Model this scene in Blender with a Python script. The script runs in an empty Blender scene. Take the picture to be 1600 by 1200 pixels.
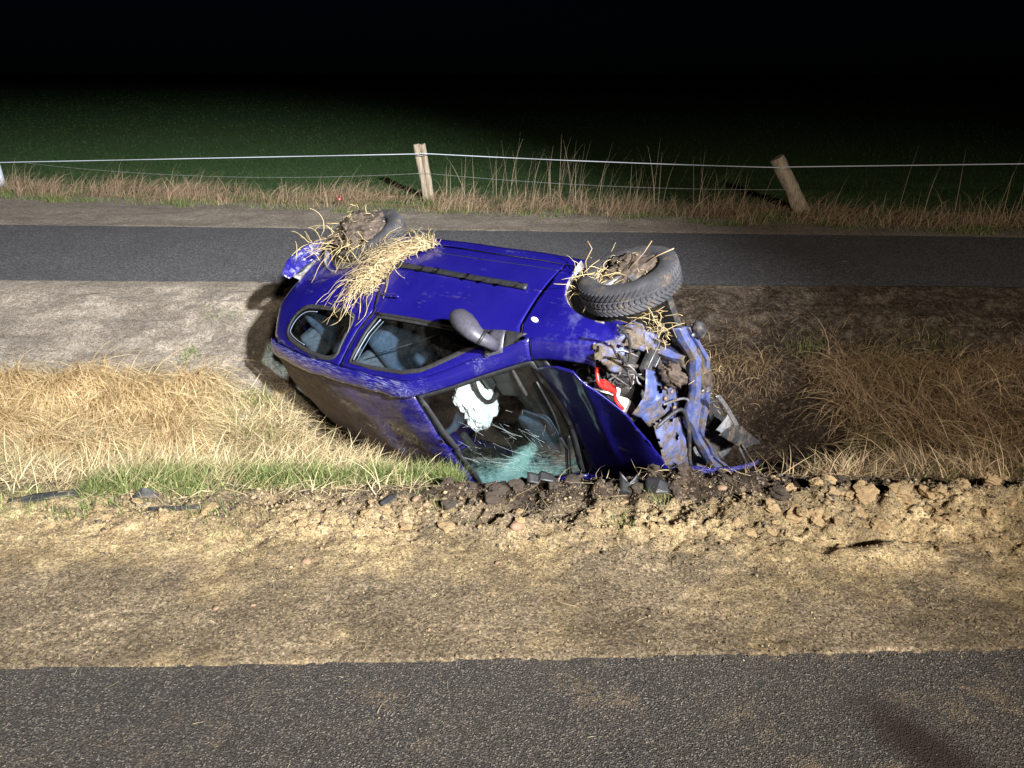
import bpy, bmesh, math, random
import numpy as np
from mathutils import Vector, Matrix, noise
from mathutils.geometry import delaunay_2d_cdt

# ------------------------------------------------------------------ camera, sky, lamps, exposure
SC = bpy.context.scene
COL = SC.collection
H, PITCH = 2.1, math.radians(22)
cam_d = bpy.data.cameras.new('camera')
cam_d.sensor_fit = 'HORIZONTAL'; cam_d.sensor_width = 36.0
cam_d.lens = 36.0 * 1202 / 1600
cam_d.clip_start = 0.05; cam_d.clip_end = 3000
cam = bpy.data.objects.new('camera', cam_d); COL.objects.link(cam)
cam.location = (0, 0, H); cam.rotation_euler = (math.pi / 2 - PITCH, 0, 0)
SC.camera = cam

world = bpy.data.worlds.new('World'); SC.world = world; world.use_nodes = True
wn = world.node_tree
sky = wn.nodes.new('ShaderNodeTexSky'); sky.sky_type = 'NISHITA'; sky.sun_disc = False
sky.sun_elevation = math.radians(20.0); sky.sun_rotation = math.radians(150)
nb = wn.nodes.new('ShaderNodeMix'); nb.data_type = 'RGBA'; nb.blend_type = 'MULTIPLY'; nb.inputs[0].default_value = 1.0
nb.inputs[7].default_value = (0.35, 0.5, 1.0, 1)
wn.links.new(sky.outputs[0], nb.inputs[6]); wn.links.new(nb.outputs[2], wn.nodes['Background'].inputs[0])
wn.nodes['Background'].inputs[1].default_value = 0.00025

def lamp(name, kind, loc, aim, power, color, **kw):
    d = bpy.data.lights.new(name, kind); d.energy = power; d.color = color
    for k, v in kw.items(): setattr(d, k, v)
    o = bpy.data.objects.new(name, d); COL.objects.link(o); o.location = loc
    o.rotation_euler = (Vector(aim) - Vector(loc)).to_track_quat('-Z', 'Y').to_euler()
    return o
# floodlight on the rescue vehicle's mast, behind the camera and to the right, aimed at the left of the ditch
lamp('floodlight_mast', 'SPOT', (6.5, -8.0, 7.5), (-7.0, 14.0, 1.0), 70000, (0.93, 0.95, 1.0),
     spot_size=math.radians(46), spot_blend=1.0, shadow_soft_size=0.25)
# second, weaker lamp added as warm broad fill, mainly for the right side
lamp('fill_lamp', 'SPOT', (3.0, -6.5, 5.5), (2.4, 6.0, 0), 6500, (1.0, 0.88, 0.76),
     spot_size=math.radians(100), spot_blend=1.0, shadow_soft_size=0.4)
SC.view_settings.view_transform = 'Standard'; SC.view_settings.look = 'None'
SC.view_settings.gamma = 1.0; SC.view_settings.exposure = 0.0
SC.view_settings.use_curve_mapping = False
SC.cycles.use_denoising = True
SC.cycles.max_bounces = 8; SC.cycles.transparent_max_bounces = 16

rng = np.random.default_rng(7)
rnd = random.Random(11)

# ------------------------------------------------------------------ generic helpers
def tag(o, label=None, cat=None, group=None, kind=None):
    if label: o['label'] = label
    if cat: o['category'] = cat
    if group: o['group'] = group
    if kind: o['kind'] = kind
    return o
def empty(name, loc=(0, 0, 0), parent=None):
    o = bpy.data.objects.new(name, None); COL.objects.link(o); o.location = loc; o.parent = parent
    o.empty_display_size = 0.1
    return o
def link(name, me, mat, parent=None, smooth=True):
    o = bpy.data.objects.new(name, me); COL.objects.link(o); o.parent = parent
    if mat is not None and not me.materials: me.materials.append(mat)
    if smooth: me.polygons.foreach_set('use_smooth', [True] * len(me.polygons))
    return o
def pyobj(name, v, f, mat, parent=None, smooth=True):
    me = bpy.data.meshes.new(name); me.from_pydata([tuple(p) for p in v], [], f); me.update()
    return link(name, me, mat, parent, smooth)
def bmobj(name, bm, mat, parent=None, smooth=True):
    me = bpy.data.meshes.new(name); bm.to_mesh(me); bm.free()
    return link(name, me, mat, parent, smooth)
def solid(o, th, off=-1):
    m = o.modifiers.new('thickness', 'SOLIDIFY'); m.thickness = th; m.offset = off
    return o
def sharp(o, ang=35):
    me = o.data
    try: me.set_sharp_from_angle(angle=math.radians(ang))
    except Exception: pass
    return o
def npmesh(name, V, F, mat, parent=None, smooth=False, col=None, attrs=None):
    """fast mesh from numpy arrays; F is (n,3) or (n,4)"""
    me = bpy.data.meshes.new(name); k = F.shape[1]
    me.vertices.add(len(V)); me.vertices.foreach_set('co', np.ascontiguousarray(V, np.float32).ravel())
    me.loops.add(F.size); me.loops.foreach_set('vertex_index', np.ascontiguousarray(F, np.int32).ravel())
    me.polygons.add(len(F)); me.polygons.foreach_set('loop_start', np.arange(0, F.size, k, dtype=np.int32))
    me.polygons.foreach_set('loop_total', np.full(len(F), k, np.int32))
    me.update(calc_edges=True)
    if smooth: me.polygons.foreach_set('use_smooth', np.ones(len(F), bool))
    if col is not None:
        a = me.color_attributes.new('col', 'FLOAT_COLOR', 'POINT')
        c = np.ones((len(V), 4), np.float32); c[:, :3] = col; a.data.foreach_set('color', c.ravel())
    for nm, arr in (attrs or {}).items():
        a = me.attributes.new(nm, 'FLOAT', 'POINT'); a.data.foreach_set('value', np.ascontiguousarray(arr, np.float32))
    me.validate()
    o = bpy.data.objects.new(name, me); COL.objects.link(o); o.parent = parent
    if mat: me.materials.append(mat)
    return o

# gradient noise on numpy arrays
def _h(ix, iy, s):
    n = (ix * 374761393 + iy * 668265263 + s * 974711) & 0xffffffff
    n = ((n ^ (n >> 13)) * 1274126177) & 0xffffffff
    return ((n ^ (n >> 16)) & 0xffff) / 65535.0
def vnoise(x, y, s=0):
    ix = np.floor(x).astype(np.int64); iy = np.floor(y).astype(np.int64)
    fx = x - ix; fy = y - iy
    def g(dx, dy):
        a = _h(ix + dx, iy + dy, s) * 2 * np.pi
        return np.cos(a) * (fx - dx) + np.sin(a) * (fy - dy)
    u = fx * fx * fx * (fx * (fx * 6 - 15) + 10); v = fy * fy * fy * (fy * (fy * 6 - 15) + 10)
    return (g(0, 0) * (1 - u) + g(1, 0) * u) * (1 - v) + (g(0, 1) * (1 - u) + g(1, 1) * u) * v
def fbm(x, y, scale, octv=4, s=0, gain=0.5):
    r = 0; a = 1.0
    for i in range(octv):
        r = r + a * vnoise(x * scale, y * scale, s + i * 17); scale *= 2.03; a *= gain
    return r
def sstep(a, b, x):
    t = np.clip((x - a) / (b - a), 0, 1); return t * t * (3 - 2 * t)

# ------------------------------------------------------------------ materials
class NT:
    def __init__(s, name):
        s.m = bpy.data.materials.new(name); s.m.use_nodes = True; s.t = s.m.node_tree; s.n = s.t.nodes
        s.b = s.n['Principled BSDF']; s.out = s.n['Material Output']
    def add(s, typ, **kw):
        n = s.n.new(typ)
        for k, v in kw.items():
            if hasattr(n, k) and k not in ('inputs',): setattr(n, k, v)
        return n
    def put(s, sock, v):
        if isinstance(v, bpy.types.NodeSocket): s.t.links.new(v, sock)
        elif isinstance(v, (tuple, list)) and len(v) == 3 and sock.type == 'RGBA': sock.default_value = (*v, 1)
        else: sock.default_value = v
    def set(s, **kw):
        for k, v in kw.items(): s.put(s.b.inputs[k.replace('_', ' ')], v)
    def coord(s, which='Object'): return s.add('ShaderNodeTexCoord').outputs[which]
    def noise(s, vec, scale, detail=4, rough=0.55, out='Fac'):
        n = s.add('ShaderNodeTexNoise'); s.put(n.inputs['Vector'], vec); n.inputs['Scale'].default_value = scale
        n.inputs['Detail'].default_value = detail; n.inputs['Roughness'].default_value = rough
        return n.outputs[out]
    def voro(s, vec, scale, feature='F1', out='Distance', rand=1.0):
        n = s.add('ShaderNodeTexVoronoi'); n.feature = feature; s.put(n.inputs['Vector'], vec)
        n.inputs['Scale'].default_value = scale; n.inputs['Randomness'].default_value = rand
        return n.outputs[out]
    def ramp(s, fac, stops):
        n = s.add('ShaderNodeValToRGB'); s.put(n.inputs[0], fac); e = n.color_ramp.elements
        while len(e) < len(stops): e.new(0.5)
        for el, (p, c) in zip(e, stops):
            el.position = p; el.color = (*c, 1) if isinstance(c, (tuple, list)) else (c, c, c, 1)
        return n.outputs[0]
    def mix(s, fac, a, b, blend='MIX'):
        n = s.add('ShaderNodeMix'); n.data_type = 'RGBA'; n.blend_type = blend
        s.put(n.inputs[0], fac); s.put(n.inputs[6], a); s.put(n.inputs[7], b); return n.outputs[2]
    def math(s, op, a, b=0.0, c=0.0, clamp=False):
        n = s.add('ShaderNodeMath'); n.operation = op; n.use_clamp = clamp
        s.put(n.inputs[0], a); s.put(n.inputs[1], b); s.put(n.inputs[2], c); return n.outputs[0]
    def attr(s, name, out='Fac'):
        n = s.add('ShaderNodeAttribute'); n.attribute_name = name; return n.outputs[out]
    def sep(s, vec):
        n = s.add('ShaderNodeSeparateXYZ'); s.put(n.inputs[0], vec); return n.outputs
    def bump(s, h, strength=0.5, dist=0.01, normal=None):
        n = s.add('ShaderNodeBump'); s.put(n.inputs['Height'], h); s.put(n.inputs['Strength'], strength)
        n.inputs['Distance'].default_value = dist
        if normal is not None: s.put(n.inputs['Normal'], normal)
        return n.outputs[0]
    def fres(s):      # pane reflectance, the same from either side
        lw = s.add('ShaderNodeLayerWeight'); lw.inputs[0].default_value = 0.5
        return s.math('ADD', 0.045, s.math('MULTIPLY', s.math('POWER', lw.outputs['Facing'], 5.0), 0.9), clamp=True)
    def maprange(s, v, a, b, c=0.0, d=1.0):
        n = s.add('ShaderNodeMapRange'); s.put(n.inputs[0], v)
        for i, q in enumerate((a, b, c, d)): n.inputs[i + 1].default_value = q
        return n.outputs[0]

def simple(name, color, rough=0.6, metal=0.0, nscale=30, namp=0.35, bump=0.0, bscale=60, coat=0.0):
    t = NT(name); c = t.coord()
    n = t.noise(c, nscale)
    dark = tuple(q * (1 - namp) for q in color); light = tuple(min(1, q * (1 + namp)) for q in color)
    t.set(Base_Color=t.ramp(n, [(0.3, dark), (0.7, light)]), Roughness=rough, Metallic=metal, Coat_Weight=coat)
    if bump: t.set(Normal=t.bump(t.noise(c, bscale), bump, 0.01))
    return t.m

def m_ground():
    t = NT('ground_soil'); c = t.coord()
    big = t.noise(c, 1.3, 5); mid = t.noise(c, 9, 6, 0.65); fine = t.noise(c, 70, 5, 0.7); grit = t.voro(c, 130)
    sand = t.ramp(mid, [(0.30, (0.19, 0.135, 0.070)), (0.48, (0.34, 0.25, 0.128)), (0.66, (0.50, 0.385, 0.205))])
    gravel = t.ramp(fine, [(0.33, (0.055, 0.042, 0.027)), (0.5, (0.185, 0.142, 0.088)), (0.68, (0.38, 0.305, 0.19))])
    gv = t.voro(c, 95, out='Color')
    gravel = t.mix(t.math('MULTIPLY', t.sep(gv)[0], 0.3), gravel, (0.30, 0.225, 0.135))
    verge = t.mix(t.maprange(t.math('ADD', t.math('ADD', t.math('MULTIPLY', big, 0.9), t.math('MULTIPLY', mid, 0.35)), t.attr('sand')), 0.72, 1.0), gravel, sand)
    soil = t.ramp(t.noise(c, 24, 6, 0.7), [(0.3, (0.018, 0.012, 0.008)), (0.55, (0.05, 0.035, 0.023)), (0.75, (0.105, 0.075, 0.047))])
    bank = t.ramp(t.noise(c, 14, 8, 0.72), [(0.3, (0.17, 0.145, 0.115)), (0.5, (0.25, 0.215, 0.17)), (0.7, (0.34, 0.295, 0.24))])
    col = t.mix(t.math('ADD', t.attr('soil'), t.math('MULTIPLY', t.math('SUBTRACT', mid, 0.5), 0.6), clamp=True), verge, soil)
    bk = t.math('ADD', t.attr('bank'), t.math('MULTIPLY', t.math('SUBTRACT', mid, 0.5), 0.5), clamp=True)
    bk = t.maprange(bk, 0.35, 0.65)
    col = t.mix(bk, col, bank)
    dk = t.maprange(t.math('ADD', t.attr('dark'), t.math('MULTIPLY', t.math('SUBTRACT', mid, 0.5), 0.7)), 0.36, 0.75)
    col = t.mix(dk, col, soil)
    green = t.ramp(t.noise(c, 11, 6, 0.7), [(0.3, (0.03, 0.065, 0.02)), (0.55, (0.075, 0.15, 0.045)), (0.75, (0.12, 0.21, 0.075))])
    fl = t.maprange(t.math('ADD', t.attr('field'), t.math('MULTIPLY', t.math('SUBTRACT', t.noise(c, 3, 5), 0.5), 0.8)), 0.35, 0.6)
    col = t.mix(fl, col, green)
    spk = t.sep(t.voro(c, 170, out='Color'))[0]; spk2 = t.sep(t.voro(c, 75, out='Color'))[0]
    sp = t.math('ADD', t.math('MULTIPLY', spk, 0.9), t.math('MULTIPLY', spk2, 0.5))
    col = t.mix(t.math('SUBTRACT', 1.0, fl), col, t.mix(1.0, col, t.maprange(sp, 0.15, 1.25, 0.45, 1.75), 'MULTIPLY'))
    g2 = t.voro(c, 48); pit = t.maprange(t.noise(c, 34, 5, 0.75), 0.28, 0.42, 0.55, 1.0)
    col = t.mix(1.0, col, pit, 'MULTIPLY')
    peb = t.math('MULTIPLY', t.maprange(t.sep(t.voro(c, 62, out='Color'))[1], 0.80, 0.86), t.math('SUBTRACT', 1.0, fl))
    col = t.mix(t.math('MULTIPLY', peb, 0.5), col, t.ramp(t.sep(gv)[1], [(0.0, (0.05, 0.04, 0.035)), (0.5, (0.20, 0.13, 0.07)), (1.0, (0.42, 0.36, 0.28))]))
    h = t.math('ADD', t.math('MULTIPLY', t.noise(c, 95, 8, 0.8), 1.3), t.math('ADD', t.math('MULTIPLY', t.noise(c, 26, 5, 0.7), 1.2), t.math('MULTIPLY', g2, 0.25)))
    t.set(Base_Color=col, Roughness=0.95, Specular_IOR_Level=0.2, Normal=t.bump(h, t.maprange(t.noise(c, 2.2, 4), 0.38, 0.62, 0.55, 1.0), 0.03))
    return t.m

def m_asphalt(name, base, chip, scale, dirt):
    t = NT(name); c = t.coord()
    cells = t.voro(c, scale, out='Color'); dist = t.voro(c, scale)
    v = t.sep(cells)[0]
    lo = tuple(q * 0.45 for q in base)
    col = t.ramp(v, [(0.0, lo), (0.45, base), (0.78, tuple(q * 1.5 for q in base)), (0.93, chip), (1.0, tuple(min(1, q * 1.5) for q in chip))])
    big = t.noise(c, 1.1, 5, 0.6)
    col = t.mix(t.maprange(big, 0.35, 0.7, 0.0, 0.35), col, tuple(q * 0.55 for q in base))
    d = t.math('MULTIPLY', t.maprange(t.noise(c, 2.6, 8, 0.72), 0.54, 0.74), dirt, clamp=True)
    fd = t.math('MULTIPLY', t.maprange(t.noise(c, 55, 4, 0.7), 0.42, 0.62), d)
    col = t.mix(fd, col, (0.30, 0.215, 0.115))
    if dirt > 0.3:
        fine_d = t.math('MULTIPLY', t.maprange(t.noise(c, 160, 3, 0.8), 0.50, 0.66), t.maprange(t.noise(c, 3.4, 5, 0.7), 0.3, 0.7, 0.05, 0.65))
        col = t.mix(fine_d, col, (0.22, 0.17, 0.105))
    if dirt > 0.3:      # cast shadow painted into the asphalt colour, browned with soil
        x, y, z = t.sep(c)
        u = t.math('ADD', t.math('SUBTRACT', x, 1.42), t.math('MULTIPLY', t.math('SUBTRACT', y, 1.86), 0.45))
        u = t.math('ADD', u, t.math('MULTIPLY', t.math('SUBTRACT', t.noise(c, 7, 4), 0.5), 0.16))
        cast_shadow = t.maprange(t.math('ABSOLUTE', u), 0.04, 0.15, 1.0, 0.0)
        cast_shadow = t.math('MULTIPLY', cast_shadow, t.maprange(y, 2.02, 2.22, 1.0, 0.0))
        col = t.mix(t.math('MULTIPLY', cast_shadow, 0.9), col, (0.022, 0.012, 0.009))
    h = t.math('ADD', dist, t.math('MULTIPLY', t.noise(c, scale * 0.45, 3), 0.6))
    t.set(Base_Color=col, Roughness=0.85, Specular_IOR_Level=0.3, Normal=t.bump(h, 0.8, 0.007))
    return t.m

def m_grass(name, rough=0.75, trans=0.25):
    t = NT(name); col = t.attr('col', 'Color')
    t.set(Base_Color=col, Roughness=rough, Specular_IOR_Level=0.25)
    d = t.add('ShaderNodeBsdfTranslucent'); t.put(d.inputs[0], col)
    mx = t.add('ShaderNodeMixShader'); mx.inputs[0].default_value = trans
    t.t.links.new(t.b.outputs[0], mx.inputs[1]); t.t.links.new(d.outputs[0], mx.inputs[2])
    t.t.links.new(mx.outputs[0], t.out.inputs[0])
    return t.m

def m_paint(name, dirt_lo, dirt_hi, xgrad=0.0, rough=0.28, scr_lo=0.66, scuff=0.0):
    """deep blue car paint, scuffed, with dried soil rubbed on"""
    t = NT(name); c = t.coord()
    x, y, z = t.sep(c)
    mp = t.add('ShaderNodeMapping'); t.put(mp.inputs[0], c); mp.inputs['Scale'].default_value = (1.0, 5.0, 5.0)
    mp.inputs['Rotation'].default_value = (0, 0.25, 0.5)
    streak = t.noise(mp.outputs[0], 4.0, 8, 0.7)
    blot = t.noise(c, 2.6, 8, 0.68)
    base = t.ramp(t.noise(c, 3.0, 3), [(0.3, (0.0045, 0.0030, 0.100)), (0.7, (0.007, 0.005, 0.130))])
    d = t.math('ADD', t.math('MULTIPLY', streak, 0.45), t.math('MULTIPLY', blot, 0.55))
    if xgrad: d = t.math('SUBTRACT', d, t.math('MULTIPLY', t.math('ADD', x, 0.35), xgrad))
    d = t.maprange(d, dirt_lo, dirt_hi)
    speck = t.maprange(t.noise(c, 90, 3), 0.35, 0.6, 0.45, 1.0)
    d = t.math('MULTIPLY', d, speck, clamp=True)
    mud = t.ramp(t.noise(c, 18, 6, 0.7), [(0.3, (0.07, 0.055, 0.036)), (0.7, (0.26, 0.21, 0.14))])
    # fine pale scratches
    ms = t.add('ShaderNodeMapping'); t.put(ms.inputs[0], c); ms.inputs['Scale'].default_value = (1.5, 30, 30); ms.inputs['Rotation'].default_value = (0, 0.12, 0)
    scr = t.maprange(t.noise(ms.outputs[0], 6, 4, 0.65), scr_lo, scr_lo + 0.05)
    scr = t.math('MULTIPLY', scr, t.maprange(t.noise(c, 2.4, 4), 0.42, 0.6))
    col = t.mix(t.math('MULTIPLY', scr, 0.6), base, (0.30, 0.31, 0.45))
    if scuff:       # chalky rubbed patches
        sf = t.math('MULTIPLY', t.maprange(t.noise(c, 5.5, 8, 0.72), 0.50, 0.72), t.maprange(x, 0.92, 1.12))
        col = t.mix(t.math('MULTIPLY', sf, scuff), col, (0.20, 0.21, 0.34))
    dust = t.math('MULTIPLY', t.maprange(t.noise(c, 1.6, 7, 0.65), 0.40, 0.80), 0.018)
    col = t.mix(dust, col, (0.20, 0.17, 0.13))
    col = t.mix(d, col, mud)
    rg = t.math('ADD', rough, t.math('MULTIPLY', d, 0.55), clamp=True)
    rg = t.math('ADD', rg, t.math('MULTIPLY', t.noise(c, 8, 6), 0.12))
    t.set(Base_Color=col, Roughness=rg, Coat_Weight=t.maprange(d, 0, 0.5, 0.85, 0.0), Coat_Roughness=0.07,
          Normal=t.bump(t.math('ADD', t.math('MULTIPLY', d, 0.6), t.math('MULTIPLY', t.noise(c, 5, 3), 0.5)), 0.22, 0.01))
    return t.m

def m_glass(name, tint, dust=0.1, gl=0.04):
    t = NT(name); c = t.coord()
    tr = t.add('ShaderNodeBsdfTransparent'); tr.inputs[0].default_value = (*tint, 1)
    g = t.add('ShaderNodeBsdfGlossy'); g.inputs['Roughness'].default_value = gl
    mx = t.add('ShaderNodeMixShader'); t.put(mx.inputs[0], t.fres())
    t.t.links.new(tr.outputs[0], mx.inputs[1]); t.t.links.new(g.outputs[0], mx.inputs[2])
    df = t.add('ShaderNodeBsdfDiffuse'); df.inputs[0].default_value = (0.22, 0.2, 0.17, 1)
    m2 = t.add('ShaderNodeMixShader')
    t.put(m2.inputs[0], t.math('MULTIPLY', t.maprange(t.noise(c, 7, 8, 0.75), 0.42, 0.75), dust))
    t.t.links.new(mx.outputs[0], m2.inputs[1]); t.t.links.new(df.outputs[0], m2.inputs[2])
    t.t.links.new(m2.outputs[0], t.out.inputs[0])
    return t.m

def m_windshield():
    """laminated pane: clear, cracked all over, crazed to a milky aqua sheet where it was crushed"""
    t = NT('cracked_windshield'); c = t.coord()
    tr = t.add('ShaderNodeBsdfTransparent'); tr.inputs[0].default_value = (0.80, 0.86, 0.84, 1)
    g = t.add('ShaderNodeBsdfGlossy'); g.inputs['Roughness'].default_value = 0.06
    mx = t.add('ShaderNodeMixShader'); t.put(mx.inputs[0], t.fres())
    t.t.links.new(tr.outputs[0], mx.inputs[1]); t.t.links.new(g.outputs[0], mx.inputs[2])
    craze = t.math('MULTIPLY', t.attr('craze'), 1.1)
    fine = t.noise(c, 26, 5, 0.75)
    f = t.math('ADD', craze, t.math('MULTIPLY', t.math('SUBTRACT', fine, 0.5), 1.1))
    f = t.math('MULTIPLY', t.maprange(f, 0.28, 0.85), 0.8)
    vd = t.voro(c, 60, 'DISTANCE_TO_EDGE')
    cr = t.maprange(vd, 0.0, 0.05, 1.0, 0.0)
    f = t.math('ADD', f, t.math('MULTIPLY', t.math('MULTIPLY', cr, craze), 0.5), clamp=True)
    df = t.add('ShaderNodeBsdfDiffuse'); t.put(df.inputs[0], t.ramp(fine, [(0.3, (0.13, 0.36, 0.33)), (0.75, (0.42, 0.72, 0.68))]))
    tl = t.add('ShaderNodeBsdfTranslucent'); tl.inputs[0].default_value = (0.3, 0.6, 0.55, 1)
    ad = t.add('ShaderNodeMixShader'); ad.inputs[0].default_value = 0.35
    t.t.links.new(df.outputs[0], ad.inputs[1]); t.t.links.new(tl.outputs[0], ad.inputs[2])
    m2 = t.add('ShaderNodeMixShader'); t.put(m2.inputs[0], f)
    t.t.links.new(mx.outputs[0], m2.inputs[1]); t.t.links.new(ad.outputs[0], m2.inputs[2])
    dd = t.add('ShaderNodeBsdfDiffuse'); dd.inputs[0].default_value = (0.13, 0.095, 0.07, 1)
    m3 = t.add('ShaderNodeMixShader')
    t.put(m3.inputs[0], t.math('MULTIPLY', t.maprange(t.noise(c, 5, 8, 0.7), 0.4, 0.7), t.math('ADD', 0.10, t.math('MULTIPLY', t.attr('mud'), 0.8)), clamp=True))
    t.t.links.new(m2.outputs[0], m3.inputs[1]); t.t.links.new(dd.outputs[0], m3.inputs[2])
    t.t.links.new(m3.outputs[0], t.out.inputs[0])
    return t.m

def m_wood():
    t = NT('weathered_post_wood'); c = t.coord()
    mp = t.add('ShaderNodeMapping'); t.put(mp.inputs[0], c); mp.inputs['Scale'].default_value = (9, 9, 0.8)
    n = t.noise(mp.outputs[0], 4, 8, 0.7)
    t.set(Base_Color=t.ramp(n, [(0.3, (0.10, 0.075, 0.05)), (0.55, (0.34, 0.28, 0.20)), (0.75, (0.5, 0.43, 0.32))]), Roughness=0.9,
          Normal=t.bump(n, 0.8, 0.02))
    return t.m

def m_muddy(name, base, mud_amt, rough=0.7, metal=0.0, scale=9):
    t = NT(name); c = t.coord()
    n = t.noise(c, scale, 8, 0.7)
    f = t.maprange(n, 0.62 - mud_amt * 0.4, 0.72 - mud_amt * 0.3)
    mud = t.ramp(t.noise(c, 40, 5, 0.7), [(0.3, (0.035, 0.026, 0.018)), (0.7, (0.14, 0.108, 0.072))])
    b = t.ramp(t.noise(c, 20, 3), [(0.3, tuple(q * 0.75 for q in base)), (0.7, tuple(min(1, q * 1.2) for q in base))])
    t.set(Base_Color=t.mix(f, b, mud), Roughness=t.maprange(f, 0, 1, rough, 0.95), Metallic=t.maprange(f, 0, 1, metal, 0.0),
          Normal=t.bump(t.math('ADD', f, t.noise(c, 60, 4)), 0.35, 0.008))
    return t.m

M = dict(
    ground=m_ground(),
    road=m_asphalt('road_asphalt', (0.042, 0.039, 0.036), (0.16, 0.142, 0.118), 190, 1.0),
    path=m_asphalt('path_asphalt', (0.085, 0.083, 0.086), (0.15, 0.147, 0.145), 70, 0.12),
    grass=m_grass('grass_blades'), straw=m_grass('straw', 0.6, 0.2),
    paint=m_paint('blue_paint', 0.58, 0.76, 0.0, 0.28, 0.69, 0.4), railpaint=m_paint('blue_paint_scraped', 0.55, 0.80, 0.0, 0.35, 0.52), roofpaint=m_paint('blue_paint_muddy_roof', 0.40, 0.66, 0.15, 0.30, 0.6),
    hoodpaint=m_paint('blue_paint_scuffed_hood', 0.56, 0.84, 0.0, 0.33, 0.64),
    inner=m_muddy('pale_blue_inner_metal', (0.095, 0.125, 0.30), 0.44, 0.38, 0.35),
    innermud=m_muddy('muddy_inner_metal', (0.10, 0.13, 0.32), 0.6, 0.45, 0.3),
    glass=m_glass('side_glass', (0.66, 0.74, 0.77), 0.07), windshield=m_windshield(),
    black=simple('black_plastic', (0.018, 0.018, 0.019), 0.5, bump=0.15, bscale=120),
    rubber=simple('rubber_seal', (0.02, 0.02, 0.021), 0.65),
    grey=simple('grey_mirror_plastic', (0.055, 0.053, 0.066), 0.42, nscale=50, namp=0.2, bump=0.08, bscale=300),
    seat=simple('blue_grey_seat_cloth', (0.035, 0.055, 0.085), 0.95, nscale=40, bump=0.2, bscale=200),
    seatgrey=simple('grey_seat_cloth', (0.06, 0.07, 0.085), 0.95, nscale=40, bump=0.2, bscale=200),
    dash=simple('dark_dashboard_plastic', (0.05, 0.048, 0.046), 0.7, bump=0.1, bscale=250),
    trim=simple('brown_grey_trim', (0.10, 0.085, 0.075), 0.85),
    bag=simple('airbag_fabric', (0.50, 0.53, 0.53), 0.9, nscale=60, namp=0.08, bump=0.3, bscale=28),
    tyre=m_muddy('muddy_tyre_rubber', (0.032, 0.032, 0.036), 0.22, 0.75),
    alloy=m_muddy('dirty_alloy', (0.33, 0.34, 0.36), 0.42, 0.4, 0.8, 14),
    mud=simple('wet_mud', (0.06, 0.043, 0.03), 0.85, nscale=18, namp=0.6, bump=0.7, bscale=45),
    liner=m_muddy('grey_arch_liner', (0.20, 0.20, 0.21), 0.4, 0.8),
    steel=m_muddy('grey_steel', (0.22, 0.22, 0.23), 0.4, 0.45, 0.7),
    engine=m_muddy('dark_engine_plastic', (0.03, 0.03, 0.032), 0.3, 0.5),
    red=simple('red_plastic', (0.55, 0.02, 0.015), 0.4), white=simple('white_plastic', (0.72, 0.70, 0.68), 0.5, namp=0.12),
    lens=simple('clear_orange_lens', (0.72, 0.68, 0.6), 0.2, namp=0.1), redlens=simple('red_lens', (0.16, 0.01, 0.015), 0.2),
    crack=simple('white_glass_edge', (0.45, 0.52, 0.5), 0.4, namp=0.1),
    wood=m_wood(), tape=simple('white_fence_tape', (0.42, 0.45, 0.50), 0.6, namp=0.1), wire=simple('grey_wire', (0.30, 0.32, 0.30), 0.5, 0.4),
    sandclod=simple('sandy_clod', (0.36, 0.25, 0.125), 0.97, nscale=22, namp=0.45, bump=0.7, bscale=70),
    soilclod=simple('soil_clod', (0.06, 0.044, 0.03), 0.97, nscale=22, namp=0.5, bump=0.7, bscale=70),
    stone=simple('brown_stone', (0.23, 0.15, 0.09), 0.85, nscale=15, namp=0.3, bump=0.3, bscale=60),
    orange=simple('side_repeater_lens', (0.75, 0.72, 0.72), 0.25, namp=0.05),
)

# ------------------------------------------------------------------ ground, roads
CA, CB = np.array([-1.25, 6.2]), np.array([1.25, 4.7])      # line of the hollow the car lies in
def segdist(x, y):
    d = CB - CA; L2 = d @ d
    s = np.clip(((x - CA[0]) * d[0] + (y - CA[1]) * d[1]) / L2, 0, 1)
    return np.hypot(x - CA[0] - s * d[0], y - CA[1] - s * d[1])
def road_edge(x): return 2.36 + 0.028 * x + 0.014 * vnoise(x * 2.1, x * 0 + 3.3, 5) + 0.012 * vnoise(x * 7, x * 0 + 1.3, 6) + 0.010 * vnoise(x * 24, x * 0 + 4.3, 7)
def path_near(x): return 8.06 - 0.025 * x + 0.015 * vnoise(x * 1.7, x * 0 + 7.7, 8)
def path_far(x): return 11.03 - 0.065 * x + 0.02 * vnoise(x * 1.5, x * 0 + 2.2, 9)
def fence_y(x): return 13.48 - 0.21 * x
PY = [2.0, 2.9, 3.35, 3.6, 3.8, 4.15, 4.6, 5.05, 5.7, 6.2, 6.8, 7.4, 7.93, 8.1, 11.0, 3000]
PZ = [0.0, 0.0, 0.025, 0.02, -0.03, -0.25, -0.58, -0.80, -0.83, -0.68, -0.43, -0.18, 0.004, 0.012, 0.012, 0.0]
def ridged(x, y, sc, s): return 1 - 2 * np.abs(fbm(x, y, sc, 3, s))
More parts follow.
